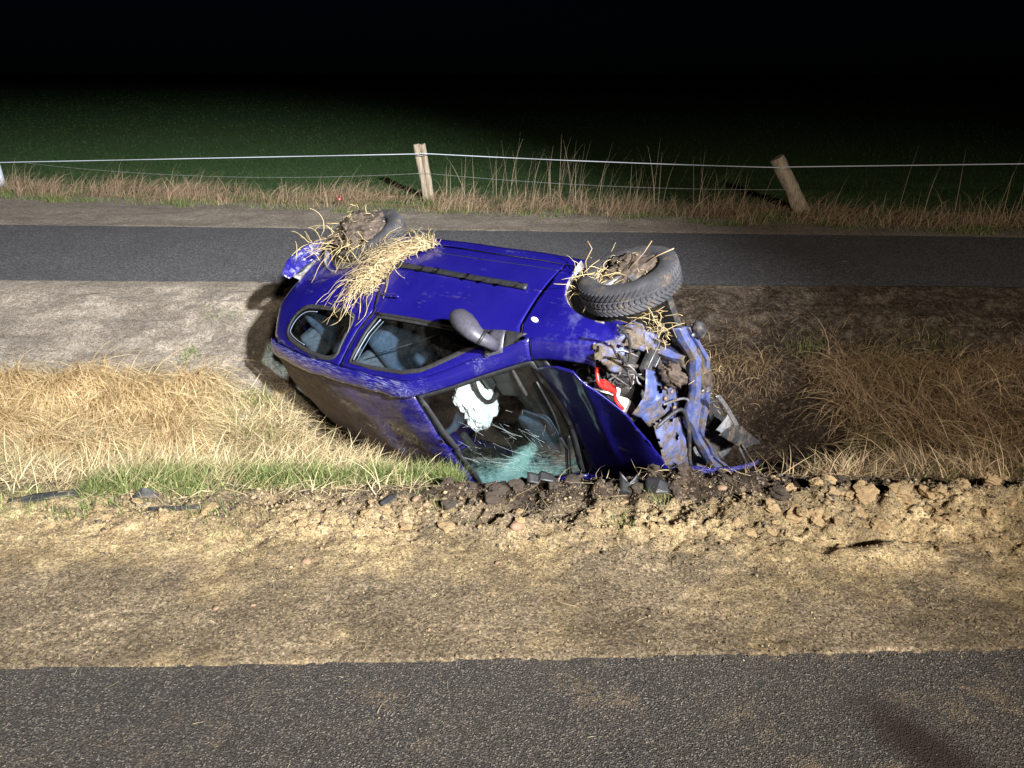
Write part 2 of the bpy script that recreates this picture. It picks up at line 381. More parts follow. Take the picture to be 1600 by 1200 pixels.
def gz(x, y, fine=True):
    x = np.asarray(x, float); y = np.asarray(y, float)
    z = np.interp(y + 0.10 * vnoise(x * 0.9, y * 0.3, 3), PY, PZ)
    dep = np.interp(x, [-3.5, -1.6, -0.8, 1.6, 2.6, 6], [0.74, 0.80, 1.0, 1.0, 0.85, 0.8])
    z = np.where(z < 0, z * dep, z)
    sd = segdist(x, y)
    k = 1 - sstep(0.30, 0.85, sd)
    z = z * (1 - k) + np.minimum(z, -0.92) * k * (y > 4.0) + z * k * (y <= 4.0)
    # slumped dark earth face on the far bank to the right of the car
    cut = np.exp(-((x - 1.9) / 0.8) ** 2) * (sstep(5.3, 5.8, y) - sstep(6.4, 6.62, y))
    z = z - 0.22 * cut
    # loose heaps along the edge of the ditch
    def hump(cx, cy, rx, ry, h): return h * np.exp(-((x - cx) / rx) ** 2 - ((y - cy) / ry) ** 2)
    berm = hump(0.92, 3.72, 0.26, 0.15, 0.10) + hump(1.35, 3.62, 0.28, 0.16, 0.06) + hump(1.75, 3.42, 0.35, 0.13, 0.10) \
        + hump(2.25, 3.40, 0.4, 0.15, 0.10) + hump(2.75, 3.45, 0.3, 0.2, 0.07) + hump(0.1, 3.62, 0.5, 0.1, 0.05) + hump(-0.75, 3.42, 0.35, 0.1, 0.035) \
        + hump(0.05, 3.22, 0.2, 0.08, 0.03) + hump(-1.5, 3.3, 0.5, 0.1, 0.025) + hump(2.1, 2.62, 0.35, 0.1, 0.02)
    # wheel rut ploughed through the sand
    ry = 3.10 + 0.13 * (x - 1.2)
    rut = (sstep(1.4, 1.6, x) - sstep(1.85, 2.1, x)) * (np.exp(-((y - ry) / 0.055) ** 2) * 0.065 - np.exp(-((y - ry + 0.12) / 0.07) ** 2) * 0.03)
    z = z + berm - rut
    if fine:
        vg = sstep(2.3, 2.45, y) * (1 - sstep(3.9, 4.3, y))
        lo = np.exp(-((y - 3.45) / 0.35) ** 2) * (0.55 + 0.6 * sstep(-1, 1.2, x))
        z = z + vg * (0.016 * fbm(x, y, 3, 4, 21) + 0.011 * fbm(x, y, 16, 4, 22, 0.65) * sstep(-0.25, 0.25, fbm(x, y, 1.7, 3, 25)))
        z = z + vg * lo * (0.075 * fbm(x, y, 6, 6, 31, 0.62) + 0.03 * np.maximum(0, ridged(x, y, 9, 33)) - 0.01)
        bk = sstep(4.0, 4.4, y) * (1 - sstep(7.7, 8.0, y))
        z = z + bk * (0.07 * fbm(x, y, 2.2, 5, 41, 0.55) + 0.008 * fbm(x, y, 22, 3, 43))
        z = z + 0.01 * sstep(0.1, 0.5, k) * fbm(x, y, 14, 4, 47)
        vf = sstep(11.2, 11.8, y)
        z = z + vf * 0.06 * fbm(x, y, 0.7, 4, 51)
    e = road_edge(x); z = np.where(y < e, -0.006 - 0.044 * sstep(0.05, 0.12, e - y), z)
    z = z + np.where(y >= e, 0.008 * (1 - sstep(0, 0.25, y - e)), 0)
    a, b = path_near(x), path_far(x)
    z = np.where((y > a) & (y < b), -0.004 - 0.046 * sstep(0.08, 0.3, np.minimum(y - a, b - y)), z)
    return z

def axis(parts):
    out = []
    for a, b, h in parts: out += list(np.arange(a, b, h))
    return np.array(out)
def grow(a, b, h, q):
    o = [a]
    while o[-1] < b: o.append(o[-1] + h); h *= q
    return o
xp = list(np.arange(0, 3.1, 0.0155)); xp += grow(xp[-1] + 0.016, 1200, 0.02, 1.075)
xs = np.array([-q for q in xp[:0:-1]] + xp)
yl = list(np.arange(2.15, 4.15, 0.0125)) + list(np.arange(4.15, 8.2, 0.024)) + list(np.arange(8.2, 11.0, 0.2)) + list(np.arange(11.0, 13.5, 0.06))
yl = grow(-60, 2.05, 5, 1.0)[:-1] + yl + grow(13.56, 2600, 0.08, 1.09)
ys = np.array(yl)
GX, GY = np.meshgrid(xs, ys)
GZ = gz(GX, GY)
nx, ny = len(xs), len(ys)
I = np.arange(nx * ny).reshape(ny, nx)
F = np.stack([I[:-1, :-1], I[:-1, 1:], I[1:, 1:], I[1:, :-1]], -1).reshape(-1, 4)
fx, fy = GX.ravel(), GY.ravel()
sd = segdist(fx, fy)
n1 = fbm(fx, fy, 1.6, 4, 61)
a_sand = 0.22 * fbm(fx, fy, 3.4, 3, 66) + np.exp(-((fy - 3.28) / 0.30) ** 2) * (0.35 + 0.5 * sstep(0.6, 1.4, fx) + 0.25 * sstep(-0.2, -1.0, fx)) + 0.35 * n1 + 0.30 * np.exp(-((fx - 2.1) / 0.5) ** 2 - ((fy - 2.65) / 0.25) ** 2)
strip = np.exp(-((fy - 3.62 - 0.05 * n1) / 0.17) ** 2)
a_soil = strip * (sstep(-0.9, -0.2, fx) * (1 - 0.55 * sstep(1.5, 2.4, fx)) + 0.25) * 1.1 + 0.5 * np.exp(-((fy - 3.45) / 0.2) ** 2) * (n1 > 0.25)
a_bank = sstep(3.9, 4.3, fy) * (1 - sstep(12.4, 12.9, fy + 0.21 * fx))
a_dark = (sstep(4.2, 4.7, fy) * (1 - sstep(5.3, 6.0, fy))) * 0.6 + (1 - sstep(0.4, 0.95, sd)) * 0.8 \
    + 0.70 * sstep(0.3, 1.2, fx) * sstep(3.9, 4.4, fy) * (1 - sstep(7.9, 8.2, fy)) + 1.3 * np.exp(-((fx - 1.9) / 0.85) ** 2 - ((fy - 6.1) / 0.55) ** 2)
a_field = sstep(-0.7, 0.0, fy - fence_y(fx))
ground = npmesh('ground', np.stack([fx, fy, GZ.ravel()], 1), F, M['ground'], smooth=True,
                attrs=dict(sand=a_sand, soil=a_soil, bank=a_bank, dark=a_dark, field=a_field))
tag(ground, kind='structure', label='sandy verge, ditch, bare earth banks and dark pasture around the wreck')

def strip_sheet(name, xs_, lo, hi, ny_, z, mat, th):
    V = []; nxx = len(xs_)
    for j in range(ny_ + 1):
        f = j / ny_
        V.append(np.stack([xs_, lo(xs_) * (1 - f) + hi(xs_) * f, np.full(nxx, z)], 1))
    V = np.concatenate(V); I = np.arange(len(V)).reshape(ny_ + 1, nxx)
    V[:, 2] += 0.004 * fbm(V[:, 0], V[:, 1], 1.2, 3, 71)
    F = np.stack([I[:-1, :-1], I[:-1, 1:], I[1:, 1:], I[1:, :-1]], -1).reshape(-1, 4)
    o = npmesh(name, V, F, mat, smooth=False); return o
rx = np.array(sorted(set(list(np.arange(-6, 6, 0.015)) + [-1000, -300, -80, -30, -12, 12, 30, 80, 300, 1000])))
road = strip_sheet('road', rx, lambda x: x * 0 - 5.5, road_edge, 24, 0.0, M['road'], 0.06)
tag(road, kind='structure', label='dark asphalt road with pale chippings along the near edge of the verge')
path = strip_sheet('cycle_path', np.array(sorted(set(list(np.arange(-16, 16, 0.1)) + [-1000, -300, -80, -30, 30, 80, 300, 1000]))),
                   path_near, path_far, 30, 0.006, M['path'], 0.06)
tag(path, kind='structure', label='smooth asphalt cycle path running behind the ditch')

# ------------------------------------------------------------------ grass
def blade_mesh(base, h, az, phi0, bend, w, seg, col, clip=True, lift=0.006, curl=None):
    n = len(base); P = np.zeros((n, seg + 1, 3)); P[:, 0] = base
    cur = base.copy(); a = az.copy()
    for i in range(seg):
        s = (i + 0.5) / seg; ph = phi0 + bend * s
        if curl is not None: a = a + curl / seg
        cur = cur + np.stack([np.sin(ph) * np.cos(a), np.sin(ph) * np.sin(a), np.cos(ph)], 1) * (h / seg)[:, None]
        if clip:
            g = gz(cur[:, 0], cur[:, 1], False) + lift * (0.5 + rng.random(n) * 4)
            low = cur[:, 2] < g
            cur[:, 2] = np.where(low, g, cur[:, 2])
        P[:, i + 1] = cur
    tw = az + np.pi / 2 + rng.normal(0, 0.5, n)
    side = np.stack([np.cos(tw), np.sin(tw), rng.normal(0, 0.25, n)], 1)
    s = np.linspace(0, 1, seg + 1); wd = (1 - 0.92 * s ** 1.6)[None, :, None] * w[:, None, None] * 0.5
    L = P - side[:, None] * wd; R = P + side[:, None] * wd
    V = np.stack([L, R], 2).reshape(-1, 3)
    b = (np.arange(n) * (seg + 1) * 2)[:, None] + (np.arange(seg) * 2)[None]
    F = np.stack([b, b + 1, b + 3, b + 2], -1).reshape(-1, 4)
    C = np.repeat(col, (seg + 1) * 2, axis=0)
    return V, F, C
def merge(parts):
    V, F, C, o = [], [], [], 0
    for v, f, c in parts: V.append(v); F.append(f + o); C.append(c); o += len(v)
    return np.concatenate(V), np.concatenate(F), np.concatenate(C)
def tint(n, a, b, j=0.12):
    t = rng.random((n, 1)) ; c = np.array(a) * (1 - t) + np.array(b) * t
    return np.clip(c * (1 + rng.normal(0, j, (n, 1))), 0.004, 0.9)
def at_ground(x, y, dz=-0.01): return np.stack([x, y, gz(x, y) + dz], 1)
def keep_off_car(x, y, r=0.62): return (segdist(x, y) > r) & (np.hypot(x - 1.6, y - 4.45) > 0.42)
def tussocks(cx, cy, per, rad, h, az0, azs, bend, cols, w=0.0062, phi=0.35, seg=5):
    n = len(cx) * per
    x = np.repeat(cx, per) + rng.normal(0, rad, n); y = np.repeat(cy, per) + rng.normal(0, rad, n)
    k = keep_off_car(x, y, 0.55); x, y = x[k], y[k]; n = len(x)
    hh = h * (0.45 + 0.75 * rng.random(n)); az = az0 + rng.normal(0, azs, n)
    return blade_mesh(at_ground(x, y), hh, az, np.abs(rng.normal(phi, 0.3, n)), bend * (0.6 + 0.7 * rng.random(n)),
                      w * (0.6 + 0.8 * rng.random(n)), seg, tint(n, *cols), curl=rng.normal(0, 0.5, n))
def mat_of_straw(n, x0, x1, yf, h, cols, az0=0.0, azs=1.6, w=0.0060, r=0.6):
    x = rng.uniform(x0, x1, n); y = yf(x, rng.random(n)); k = keep_off_car(x, y, r); x, y = x[k], y[k]; n = len(x)
    return blade_mesh(at_ground(x, y, 0.015), h * (0.4 + rng.random(n)), az0 + rng.normal(0, azs, n), np.abs(rng.normal(1.15, 0.3, n)),
                      rng.normal(0.6, 0.5, n), w * (0.6 + 0.8 * rng.random(n)), 4, tint(n, *cols), curl=rng.normal(0, 0.7, n))
DRY = ((0.37, 0.275, 0.13), (0.68, 0.575, 0.35)); DRYB = ((0.24, 0.16, 0.085), (0.56, 0.42, 0.25)); GRN = ((0.07, 0.115, 0.025), (0.25, 0.27, 0.10))
# left: matted pale straw and drooping tussocks in the ditch
n = 75
cx = rng.uniform(-4.6, -1.5, n); cy = rng.uniform(4.9, 6.2, n) + np.where(cx < -2.6, 0.1, -0.3 * (cx + 2.6))
k = ~((cx > -2.2) & (cy > 5.7)); cx, cy = cx[k], cy[k]
parts = [tussocks(rng.uniform(-7, -4.5, 40), rng.uniform(4.2, 6.2, 40), 130, 0.08, 0.5, -1.0, 0.9, 1.9, DRY),
         mat_of_straw(9000, -7.2, -4.7, lambda x, u: 3.8 + 2.4 * u, 0.26, DRY, 0.3, 1.3),
         tussocks(cx, cy, 130, 0.075, 0.50, -1.2, 0.9, 1.9, DRY),
         tussocks(rng.uniform(-4.6, -2.5, 34), rng.uniform(5.0, 6.25, 34), 200, 0.055, 0.72, -0.8, 0.45, 2.25, ((0.50, 0.35, 0.16), (0.74, 0.58, 0.33)), 0.0075, 0.15, 6),
         mat_of_straw(21000, -4.8, -0.9, lambda x, u: 4.0 + 2.2 * u, 0.26, DRY, 0.3, 1.3),
         mat_of_straw(3000, -3.2, -0.5, lambda x, u: 3.52 + 0.9 * u, 0.20, DRY, 0.3, 1.5, 0.004),
         tussocks(rng.uniform(-3.8, -0.75, 36), rng.uniform(4.1, 4.9, 36), 110, 0.09, 0.32, 0.2, 1.3, 1.3, DRY, 0.005, 0.95)]
v, f, c = merge(parts)
tag(npmesh('dry_grass', v, f, M['grass'], col=c), 'pale straw coloured grass matted and drooping in the ditch left of the car', 'grass', kind='stuff')
# right: browner grass hanging over the dark earth face
n = 30
parts = [tussocks(rng.uniform(4.8, 7, 40), rng.uniform(4.2, 6.8, 40), 130, 0.09, 0.5, -1.7, 1.0, 1.7, DRYB), mat_of_straw(5000, 4.8, 7.2, lambda x, u: 3.8 + 3.0 * u, 0.24, DRYB, 0.3, 1.4),
         tussocks(rng.uniform(1.55, 4.9, n), rng.uniform(6.5, 6.75, n), 130, 0.09, 0.27, -1.7, 0.8, 1.7, DRYB),
         tussocks(rng.uniform(2.95, 4.8, 30), rng.uniform(4.6, 6.5, 30), 150, 0.1, 0.55, 3.6, 0.9, 1.7, DRYB),
         tussocks(rng.uniform(1.75, 4.3, 40), rng.uniform(3.95, 4.7, 40), 110, 0.1, 0.27, 2.2, 1.3, 1.6, DRYB),
         mat_of_straw(6000, 1.35, 4.9, lambda x, u: 3.9 + 1.05 * u + 1.5 * u * sstep(2.5, 3.2, x), 0.24, DRYB, 0.3, 1.4),
         mat_of_straw(900, 0.9, 5.5, lambda x, u: 6.5 + 0.8 * u, 0.18, DRYB, 0.3, 1.4, 0.0035)]
v, f, c = merge(parts)
tag(npmesh('dry_grass', v, f, M['grass'], col=c), 'brown dry grass hanging over the earth bank right of the car', 'grass', kind='stuff')
# green grass on the ditch edge and in tufts
def green(n, xf, yf, h, w=0.004):
    u, q = rng.random(n), rng.random(n); x, y = xf(u), yf(u, q); k = keep_off_car(x, y, 0.55) & (fbm(x, y, 3.5, 3, 95) > rng.normal(-0.10, 0.25, n)); x, y = x[k], y[k]; n = len(x)
    return blade_mesh(at_ground(x, y), h * (0.4 + 0.8 * rng.random(n)), rng.uniform(0, 6.28, n), np.abs(rng.normal(0.3, 0.25, n)),
                      rng.uniform(0.2, 1.4, n), w * (0.6 + 0.8 * rng.random(n)), 4, tint(n, *GRN, 0.2))
def tuft(cx_, cy_, n, r, h):
    x = rng.normal(cx_, r, n); y = rng.normal(cy_, r * 0.8, n); k = keep_off_car(x, y, 0.5); x, y = x[k], y[k]; n = len(x)
    return blade_mesh(at_ground(x, y), h * (0.4 + 0.8 * rng.random(n)), rng.uniform(0, 6.28, n), np.abs(rng.normal(0.35, 0.25, n)),
                      rng.uniform(0.2, 1.4, n), 0.0038 * (0.6 + 0.8 * rng.random(n)), 4, tint(n, *GRN, 0.2))
parts = [green(12000, lambda u: -2.3 + 2.0 * u, lambda u, q: 3.50 + 0.25 * u + 0.62 * q ** 1.2, 0.15),
         green(1500, lambda u: -1.2 + 0.8 * u, lambda u, q: 4.0 + 0.5 * q, 0.17),
         green(900, lambda u: -3.0 + 1.6 * u, lambda u, q: 3.3 + 0.35 * q, 0.07)]
for (x_, y_, nn, r, h) in [(-2.4, 5.6, 300, .16, .3), (-1.9, 5.3, 260, .14, .28), (-3.2, 5.9, 200, .15, .3), (-2.8, 4.9, 260, .2, .28), (-3.4, 4.4, 300, .25, .22), (-1.6, 4.5, 300, .2, .24), (-2.05, 6.75, 260, .12, .12), (-1.7, 6.65, 120, .1, .1), (-2.9, 7.35, 160, .12, .06), (-3.0, 6.75, 80, .06, .12), (-1.5, 6.7, 90, .06, .2), (-2.2, 6.1, 200, .1, .2),
                            (2.9, 5.4, 260, .15, .3), (3.4, 5.0, 260, .2, .26), (2.15, 4.75, 360, .09, .22), (1.9, 4.2, 300, .12, .16), (2.4, 4.25, 420, .2, .16), (3.0, 4.15, 260, .2, .15), (1.5, 4.1, 160, .1, .13), (2.8, 6.9, 160, .15, .12), (3.5, 6.6, 300, .2, .2),
                            (4.0, 7.0, 150, .2, .12), (1.3, 7.0, 80, .1, .07), (0.55, 3.28, 50, .05, .05), (0.75, 3.5, 40, .04, .08), (-0.4, 3.45, 60, .1, .06), (-1.35, 3.2, 60, .12, .05)]:
    parts.append(tuft(x_, y_, nn, r, h))
v, f, c = merge(parts)
tag(npmesh('green_grass', v, f, M['grass'], col=c), 'fresh green grass growing along the near edge of the ditch and in tufts', 'grass', kind='stuff')
# along the fence
def fence_line(n, x0, x1, d0, d1, h, cols, az0, azs, phi, bend, w=0.006, seg=3, clump=True):
    if clump:
        m = n // 45; cxx = rng.uniform(x0, x1, m); dd = rng.uniform(d0, d1, m); hs = 0.55 + 0.75 * rng.random(m)
        i = rng.integers(0, m, n); x = cxx[i] + rng.normal(0, 0.11, n); y = fence_y(x) + dd[i] + rng.normal(0, 0.09, n); hh = h * hs[i] * (0.5 + 0.6 * rng.random(n))
        az = az0 + rng.normal(0, 0.5, m)[i] + rng.normal(0, azs, n)
    else:
        x = rng.uniform(x0, x1, n); y = fence_y(x) + rng.uniform(d0, d1, n); hh = h * (0.4 + 0.8 * rng.random(n)); az = az0 + rng.normal(0, azs, n)
    return blade_mesh(at_ground(x, y), hh, az, np.abs(rng.normal(phi, 0.3, n)), bend * (0.5 + rng.random(n)), w * (0.6 + 0.8 * rng.random(n)), seg, tint(n, *cols))
PINK = ((0.30, 0.20, 0.13), (0.52, 0.39, 0.25))
parts = [fence_line(16000, -16, 16, -1.15, 0.25, 0.50, PINK, 0.2, 1.0, 0.45, 1.5),
         fence_line(4500, -16, -1, -0.7, 0.1, 0.62, PINK, 0.6, 0.8, 0.5, 1.6),
         fence_line(5500, -1, 16, -0.8, 0.2, 0.30, PINK, 0.2, 1.2, 0.8, 1.0, clump=False)]
v, f, c = merge(parts)
tag(npmesh('dry_grass', v, f, M['grass'], col=c), 'withered grass tufts along the foot of the pasture fence', 'grass', kind='stuff')
parts = [fence_line(9000, -16, 16, -1.45, 0.1, 0.16, GRN, 0, 3, 0.3, 0.8, 0.007, clump=True), fence_line(8500, -16, 16, -1.4, -0.3, 0.09, GRN, 0, 3, 0.3, 0.8, 0.007, clump=False)]
v, f, c = merge(parts)
tag(npmesh('green_grass', v, f, M['grass'], col=c), 'low green grass on the strip between cycle path and fence', 'grass', kind='stuff')
n = 170
x = np.concatenate([np.where(rng.random(n) < .6, rng.choice([-1.1, -.2, .35, .9, 1.7, 2.2, 3.1], n) + rng.normal(0, .14, n), rng.uniform(-1.3, 4.2, n)), rng.uniform(5, 8.5, 40)]); n = len(x); y = fence_y(x) + rng.uniform(-0.35, 0.5, n)
v, f, c = blade_mesh(at_ground(x, y), rng.uniform(0.35, 1.2, n), rng.normal(0.2, 1.0, n), np.abs(rng.normal(0.12, 0.16, n)), rng.uniform(0.05, 0.8, n), rng.uniform(0.005, 0.009, n), 6, tint(n, (0.36, 0.27, 0.18), (0.62, 0.5, 0.34)))
tag(npmesh('grass_stalks', v, f, M['grass'], col=c), 'tall thin dead stalks standing between the two wooden posts', 'stalks', kind='stuff')
n = 600; x = rng.uniform(8.2, 9.6, n); x = rng.normal(8.6, 0.35, n); y = fence_y(x) + rng.normal(-0.2, 0.2, n)
v, f, c = blade_mesh(at_ground(x, y), rng.uniform(0.5, 1.0, n), rng.normal(0.2, 0.25, n), np.abs(rng.normal(0.7, 0.12, n)), rng.uniform(0.05, 0.3, n), rng.uniform(0.005, 0.009, n), 4, tint(n, *PINK))
tag(npmesh('dry_grass', v, f, M['grass'], col=c), 'leaning fan of reddish dry grass at the far right of the fence', 'grass', kind='stuff')
# pasture
n = 75000; u = rng.random(n); d = 90 * u ** 2.3; x = rng.uniform(-1, 1, n) * (10 + 0.72 * d); y = fence_y(x) + d
k = fbm(x, y, 0.5, 3, 81) > -0.42; x, y, d = x[k], y[k], d[k]; n = len(x)
hh = 0.07 * (0.5 + rng.random(n)); b = np.stack([x, y, gz(x, y) - 0.01], 1)
v, f, c = blade_mesh(b, hh, rng.uniform(0, 6.28, n), np.abs(rng.normal(0.35, 0.25, n)), rng.uniform(0.1, 1.0, n), (0.010 + 0.0016 * d) * (0.6 + 0.8 * rng.random(n)), 2, tint(n, (0.022, 0.052, 0.013), (0.042, 0.088, 0.024), 0.12), clip=False)
tag(npmesh('pasture_grass', v, f, M['grass'], col=c), 'short dark green grass of the unlit pasture behind the fence', 'grass', kind='stuff')
# loose straw and grit on the verge, the road and the far bank
def litter(n, xr, yr, h, cols, w=0.0022):
    x = rng.uniform(*xr, n); y = rng.uniform(*yr, n)
    z = np.where(y < road_edge(x), 0.004, np.where((y > path_near(x)) & (y < path_far(x)), 0.01, gz(x, y))) + 0.004
    return blade_mesh(np.stack([x, y, z], 1), h * (0.3 + rng.random(n)), rng.uniform(0, 6.28, n), np.full(n, 1.5), rng.normal(0.0, 0.12, n), w * (0.6 + 0.8 * rng.random(n)), 3, tint(n, *cols), clip=False, curl=rng.normal(0, 0.9, n))
parts = [litter(420, (-2.8, 2.8), (2.4, 3.9), 0.05, DRY), litter(60, (-2.4, 2.8), (2.45, 3.8), 0.16, DRY), litter(70, (-2, 2.2), (1.3, 2.4), 0.05, DRY), litter(1500, (-6, 6), (6.4, 8.1), 0.07, DRYB), litter(120, (-8, 8), (8.1, 12.4), 0.1, PINK, 0.004),
         litter(260, (0.0, 1.3), (3.3, 3.85), 0.14, DRY, 0.003), litter(700, (-4, 4), (6.4, 8.0), 0.1, DRY, 0.0028)]
v, f, c = merge(parts)
tag(npmesh('straw_litter', v, f, M['straw'], col=c), 'single straws scattered over verge, road edge and bank', 'straw', kind='stuff')
def clod_mesh(seed, sub=2, amp=0.45):
    bm = bmesh.new(); bmesh.ops.create_icosphere(bm, subdivisions=sub, radius=1.0)
    o = Vector((seed * 7.1, seed * 3.3, seed * 1.7))
    for q in bm.verts:
        k = 1 + amp * noise.noise(q.co * 0.9 + o) * 1.5 + amp * 0.6 * noise.noise(q.co * 2.6 + o) + amp * 0.35 * noise.noise(q.co * 6.5 + o)
        q.co = q.co * k; q.co.z *= 0.68
    me = bpy.data.meshes.new('clod'); bm.to_mesh(me); bm.free()
    return me
# grit: tiny octahedra, one mesh
n = 34000
x = rng.uniform(-2.9, 2.9, n); y = 2.34 + 1.47 * rng.random(n) ** 0.9; r = 0.0014 + 0.0055 * rng.random(n) ** 5
nb = 9000; xb = np.where(rng.random(nb) < 0.6, rng.uniform(0.2, 3.0, nb), rng.uniform(-2.4, 0.4, nb)); x = np.concatenate([x, xb]); y = np.concatenate([y, rng.normal(3.45, 0.16, nb)]); r = np.concatenate([r, 0.003 + 0.013 * rng.random(nb) ** 4]); n += nb
n2 = 700; x = np.concatenate([x, rng.uniform(-2.3, 2.3, n2)]); y = np.concatenate([y, rng.uniform(1.2, 2.36, n2)]); r = np.concatenate([r, 0.0015 + 0.0035 * rng.random(n2) ** 3]); n += n2
z = np.where(y < road_edge(x), 0.001, gz(x, y)) + r * 0.3
O = np.array([[1, 0, 0], [-1, 0, 0], [0, 1, 0], [0, -1, 0], [0, 0, .8], [0, 0, -.8]]); OF = np.array([[0, 2, 4], [2, 1, 4], [1, 3, 4], [3, 0, 4], [2, 0, 5], [1, 2, 5], [3, 1, 5], [0, 3, 5]])
V = (O[None] * (0.35 + 1.1 * rng.random((n, 6, 1)))) * r[:, None, None]; aa = rng.uniform(0, 6.28, n)
V = np.stack([V[..., 0] * np.cos(aa)[:, None] - V[..., 1] * np.sin(aa)[:, None], V[..., 0] * np.sin(aa)[:, None] + V[..., 1] * np.cos(aa)[:, None], V[..., 2]], -1) + np.stack([x, y, z], 1)[:, None]
F = (OF[None] + (np.arange(n) * 6)[:, None, None]).reshape(-1, 3)
sl = np.clip(np.exp(-((y - 3.66) / 0.17) ** 2) * sstep(-0.8, -0.1, x), 0, 1)
cc = np.where(rng.random((n, 1)) < (0.62 - 0.55 * sl)[:, None], tint(n, (0.17, 0.125, 0.07), (0.34, 0.26, 0.15), 0.2), tint(n, (0.05, 0.04, 0.03), (0.15, 0.12, 0.09), 0.2))
tag(npmesh('grit', V.reshape(-1, 3), F, M['straw'], col=np.repeat(cc, 6, axis=0)), 'fine sandy grit strewn over the verge and road edge', 'grit', kind='stuff')
# larger clods and stones, each a piece of the ground
cm = {}
for key, mt in (('clod_sand', 'sandclod'), ('clod_soil', 'soilclod'), ('stone', 'stone')):
    cm[key] = []
    for q in range(5):
        me = clod_mesh(q + len(cm) * 9, 3 if key != 'stone' else 2, 0.55 if key != 'stone' else 0.25); me.materials.append(M[mt]); cm[key].append(me)
        me.polygons.foreach_set('use_smooth', [key == 'stone'] * len(me.polygons))
def put_clod(x, y, r, key):
    o = bpy.data.objects.new('stone' if key == 'stone' else 'clod', rnd.choice(cm[key])); COL.objects.link(o); o.parent = ground
    o.location = (x, y, float(gz(np.array([x]), np.array([y]))[0]) + r * 0.25)
    o.scale = (r * rnd.uniform(.7, 1.3), r * rnd.uniform(.7, 1.2), r * rnd.uniform(.6, 1.0)); o.rotation_euler = (rnd.uniform(-.4, .4), rnd.uniform(-.4, .4), rnd.uniform(0, 6.28))
def R3(p=2.2): return rnd.random() ** p
for i in range(95):   # yellow clods on the right hand heaps
    put_clod(rnd.uniform(1.25, 2.95), rnd.gauss(3.33, 0.12), 0.012 + 0.035 * R3(), 'clod_sand')
for i in range(55):   # sand lumps left and middle
    put_clod(rnd.uniform(-2.3, 1.2), rnd.gauss(3.3, 0.1), 0.010 + 0.024 * R3(), 'clod_sand')
for i in range(70):   # dark soil thrown up in front of the car
    put_clod(rnd.uniform(-0.35, 1.9), rnd.gauss(3.66, 0.12), 0.012 + 0.036 * R3(), 'clod_soil')
for i in range(22): put_clod(rnd.uniform(1.3, 2.4), rnd.uniform(5.3, 6.1), 0.02 + 0.03 * R3(), 'clod_soil')
for (x, y, r) in [(-0.5, 3.46, .026), (-0.44, 3.43, .02), (0.35, 3.06, .018), (1.1, 3.55, .03), (-1.25, 2.66, .014), (-1.1, 2.68, .012), (0.02, 3.2, .035), (0.22, 3.36, .02), (-.95, 3.0, .02), (2.45, 3.46, .04)]:
    put_clod(x, y, r, 'stone')
for i in range(24): put_clod(rnd.uniform(-2.3, 2.5), rnd.uniform(2.45, 3.3), 0.007 + 0.008 * R3(), 'stone')
for (x, y, r) in [(2.33, 3.52, .05), (1.65, 3.55, .045), (1.55, 3.45, .035), (2.6, 3.6, .045), (1.18, 3.75, .04), (2.1, 3.25, .05)]: put_clod(x, y, r, 'clod_sand')

# ------------------------------------------------------------------ fence
def tube(path, radii, sides=8, squash=None, cap=True):
    """tapered tube along a polyline, returns verts, faces"""
    P = [Vector(p) for p in path]; n = len(P)
    if not hasattr(radii, '__len__'): radii = [radii] * n
    V, Fc = [], []; up = None
    for i in range(n):
        d = (P[min(i + 1, n - 1)] - P[max(i - 1, 0)]).normalized()
        if up is None: up = d.orthogonal().normalized()
        up = (up - d * up.dot(d)).normalized(); sd_ = d.cross(up)
        for k in range(sides):
            a = 2 * math.pi * k / sides; sq = squash if squash else 1.0
            V.append(P[i] + (up * math.cos(a) + sd_ * math.sin(a) * sq) * radii[i])
    for i in range(n - 1):
        for k in range(sides):
            a = i * sides + k; b = i * sides + (k + 1) % sides
            Fc.append((a, b, b + sides, a + sides))
    if cap: Fc.append(tuple(range(sides))[::-1]); Fc.append(tuple((n - 1) * sides + k for k in range(sides)))
    return V, Fc
def fence_post(label, base, top, r, split, mat):
    b, t = Vector(base), Vector(top); b2 = b - (t - b).normalized() * 0.3
    V, Fc = [], []
    halves = [(-0.5, 0.55), (0.5, 0.55)] if split else [(0, 1.0)]
    root = empty('fence_post', tuple(b)); tag(root, label, 'fence post', 'posts of the pasture fence')
    for off, k in halves:
        path = [b2.lerp(t, s) + Vector((off * r * 1.05, 0, 0)) for s in np.linspace(0, 1, 14)]
        v, f = tube(path, [r * k * (1.12 - 0.12 * s) for s in np.linspace(0, 1, 14)], 12)
        for q in v:
            w = noise.noise(Vector((q.x * 14 + off * 9, q.y * 14, q.z * 2.2))); q += Vector((w, w * 0.5, 0)) * r * 0.22
            if q.z > t.z - 0.06: q.z += 0.02 * noise.noise(q * 30)
        o = pyobj('post_half' if split else 'post_shaft', [q - b for q in v], f, mat, root); sharp(o, 40)
    v, f = tube([b.lerp(t, .82) + Vector((r * 1.14 * math.cos(a), -r * 1.14 * math.sin(a), 0)) - b for a in np.linspace(0, 6.283, 20)], 0.006, 5)
    pyobj('wire_tie', v, f, M['wire'], root)
    return root
fence_post('split pale wooden post standing upright mid fence with dry grass at its foot', (-1.45, 13.80, -0.02), (-1.60, 13.80, 0.97), 0.10, True, M['wood'])
fence_post('thick round wooden post leaning steeply to the left', (4.70, 12.48, -0.02), (4.16, 12.55, 0.86), 0.115, False, M['wood'])
fence_post('pale post cut off by the left edge of the picture', (-10.06, 15.55, -0.02), (-10.12, 15.55, 1.05), 0.07, False, M['tape'])
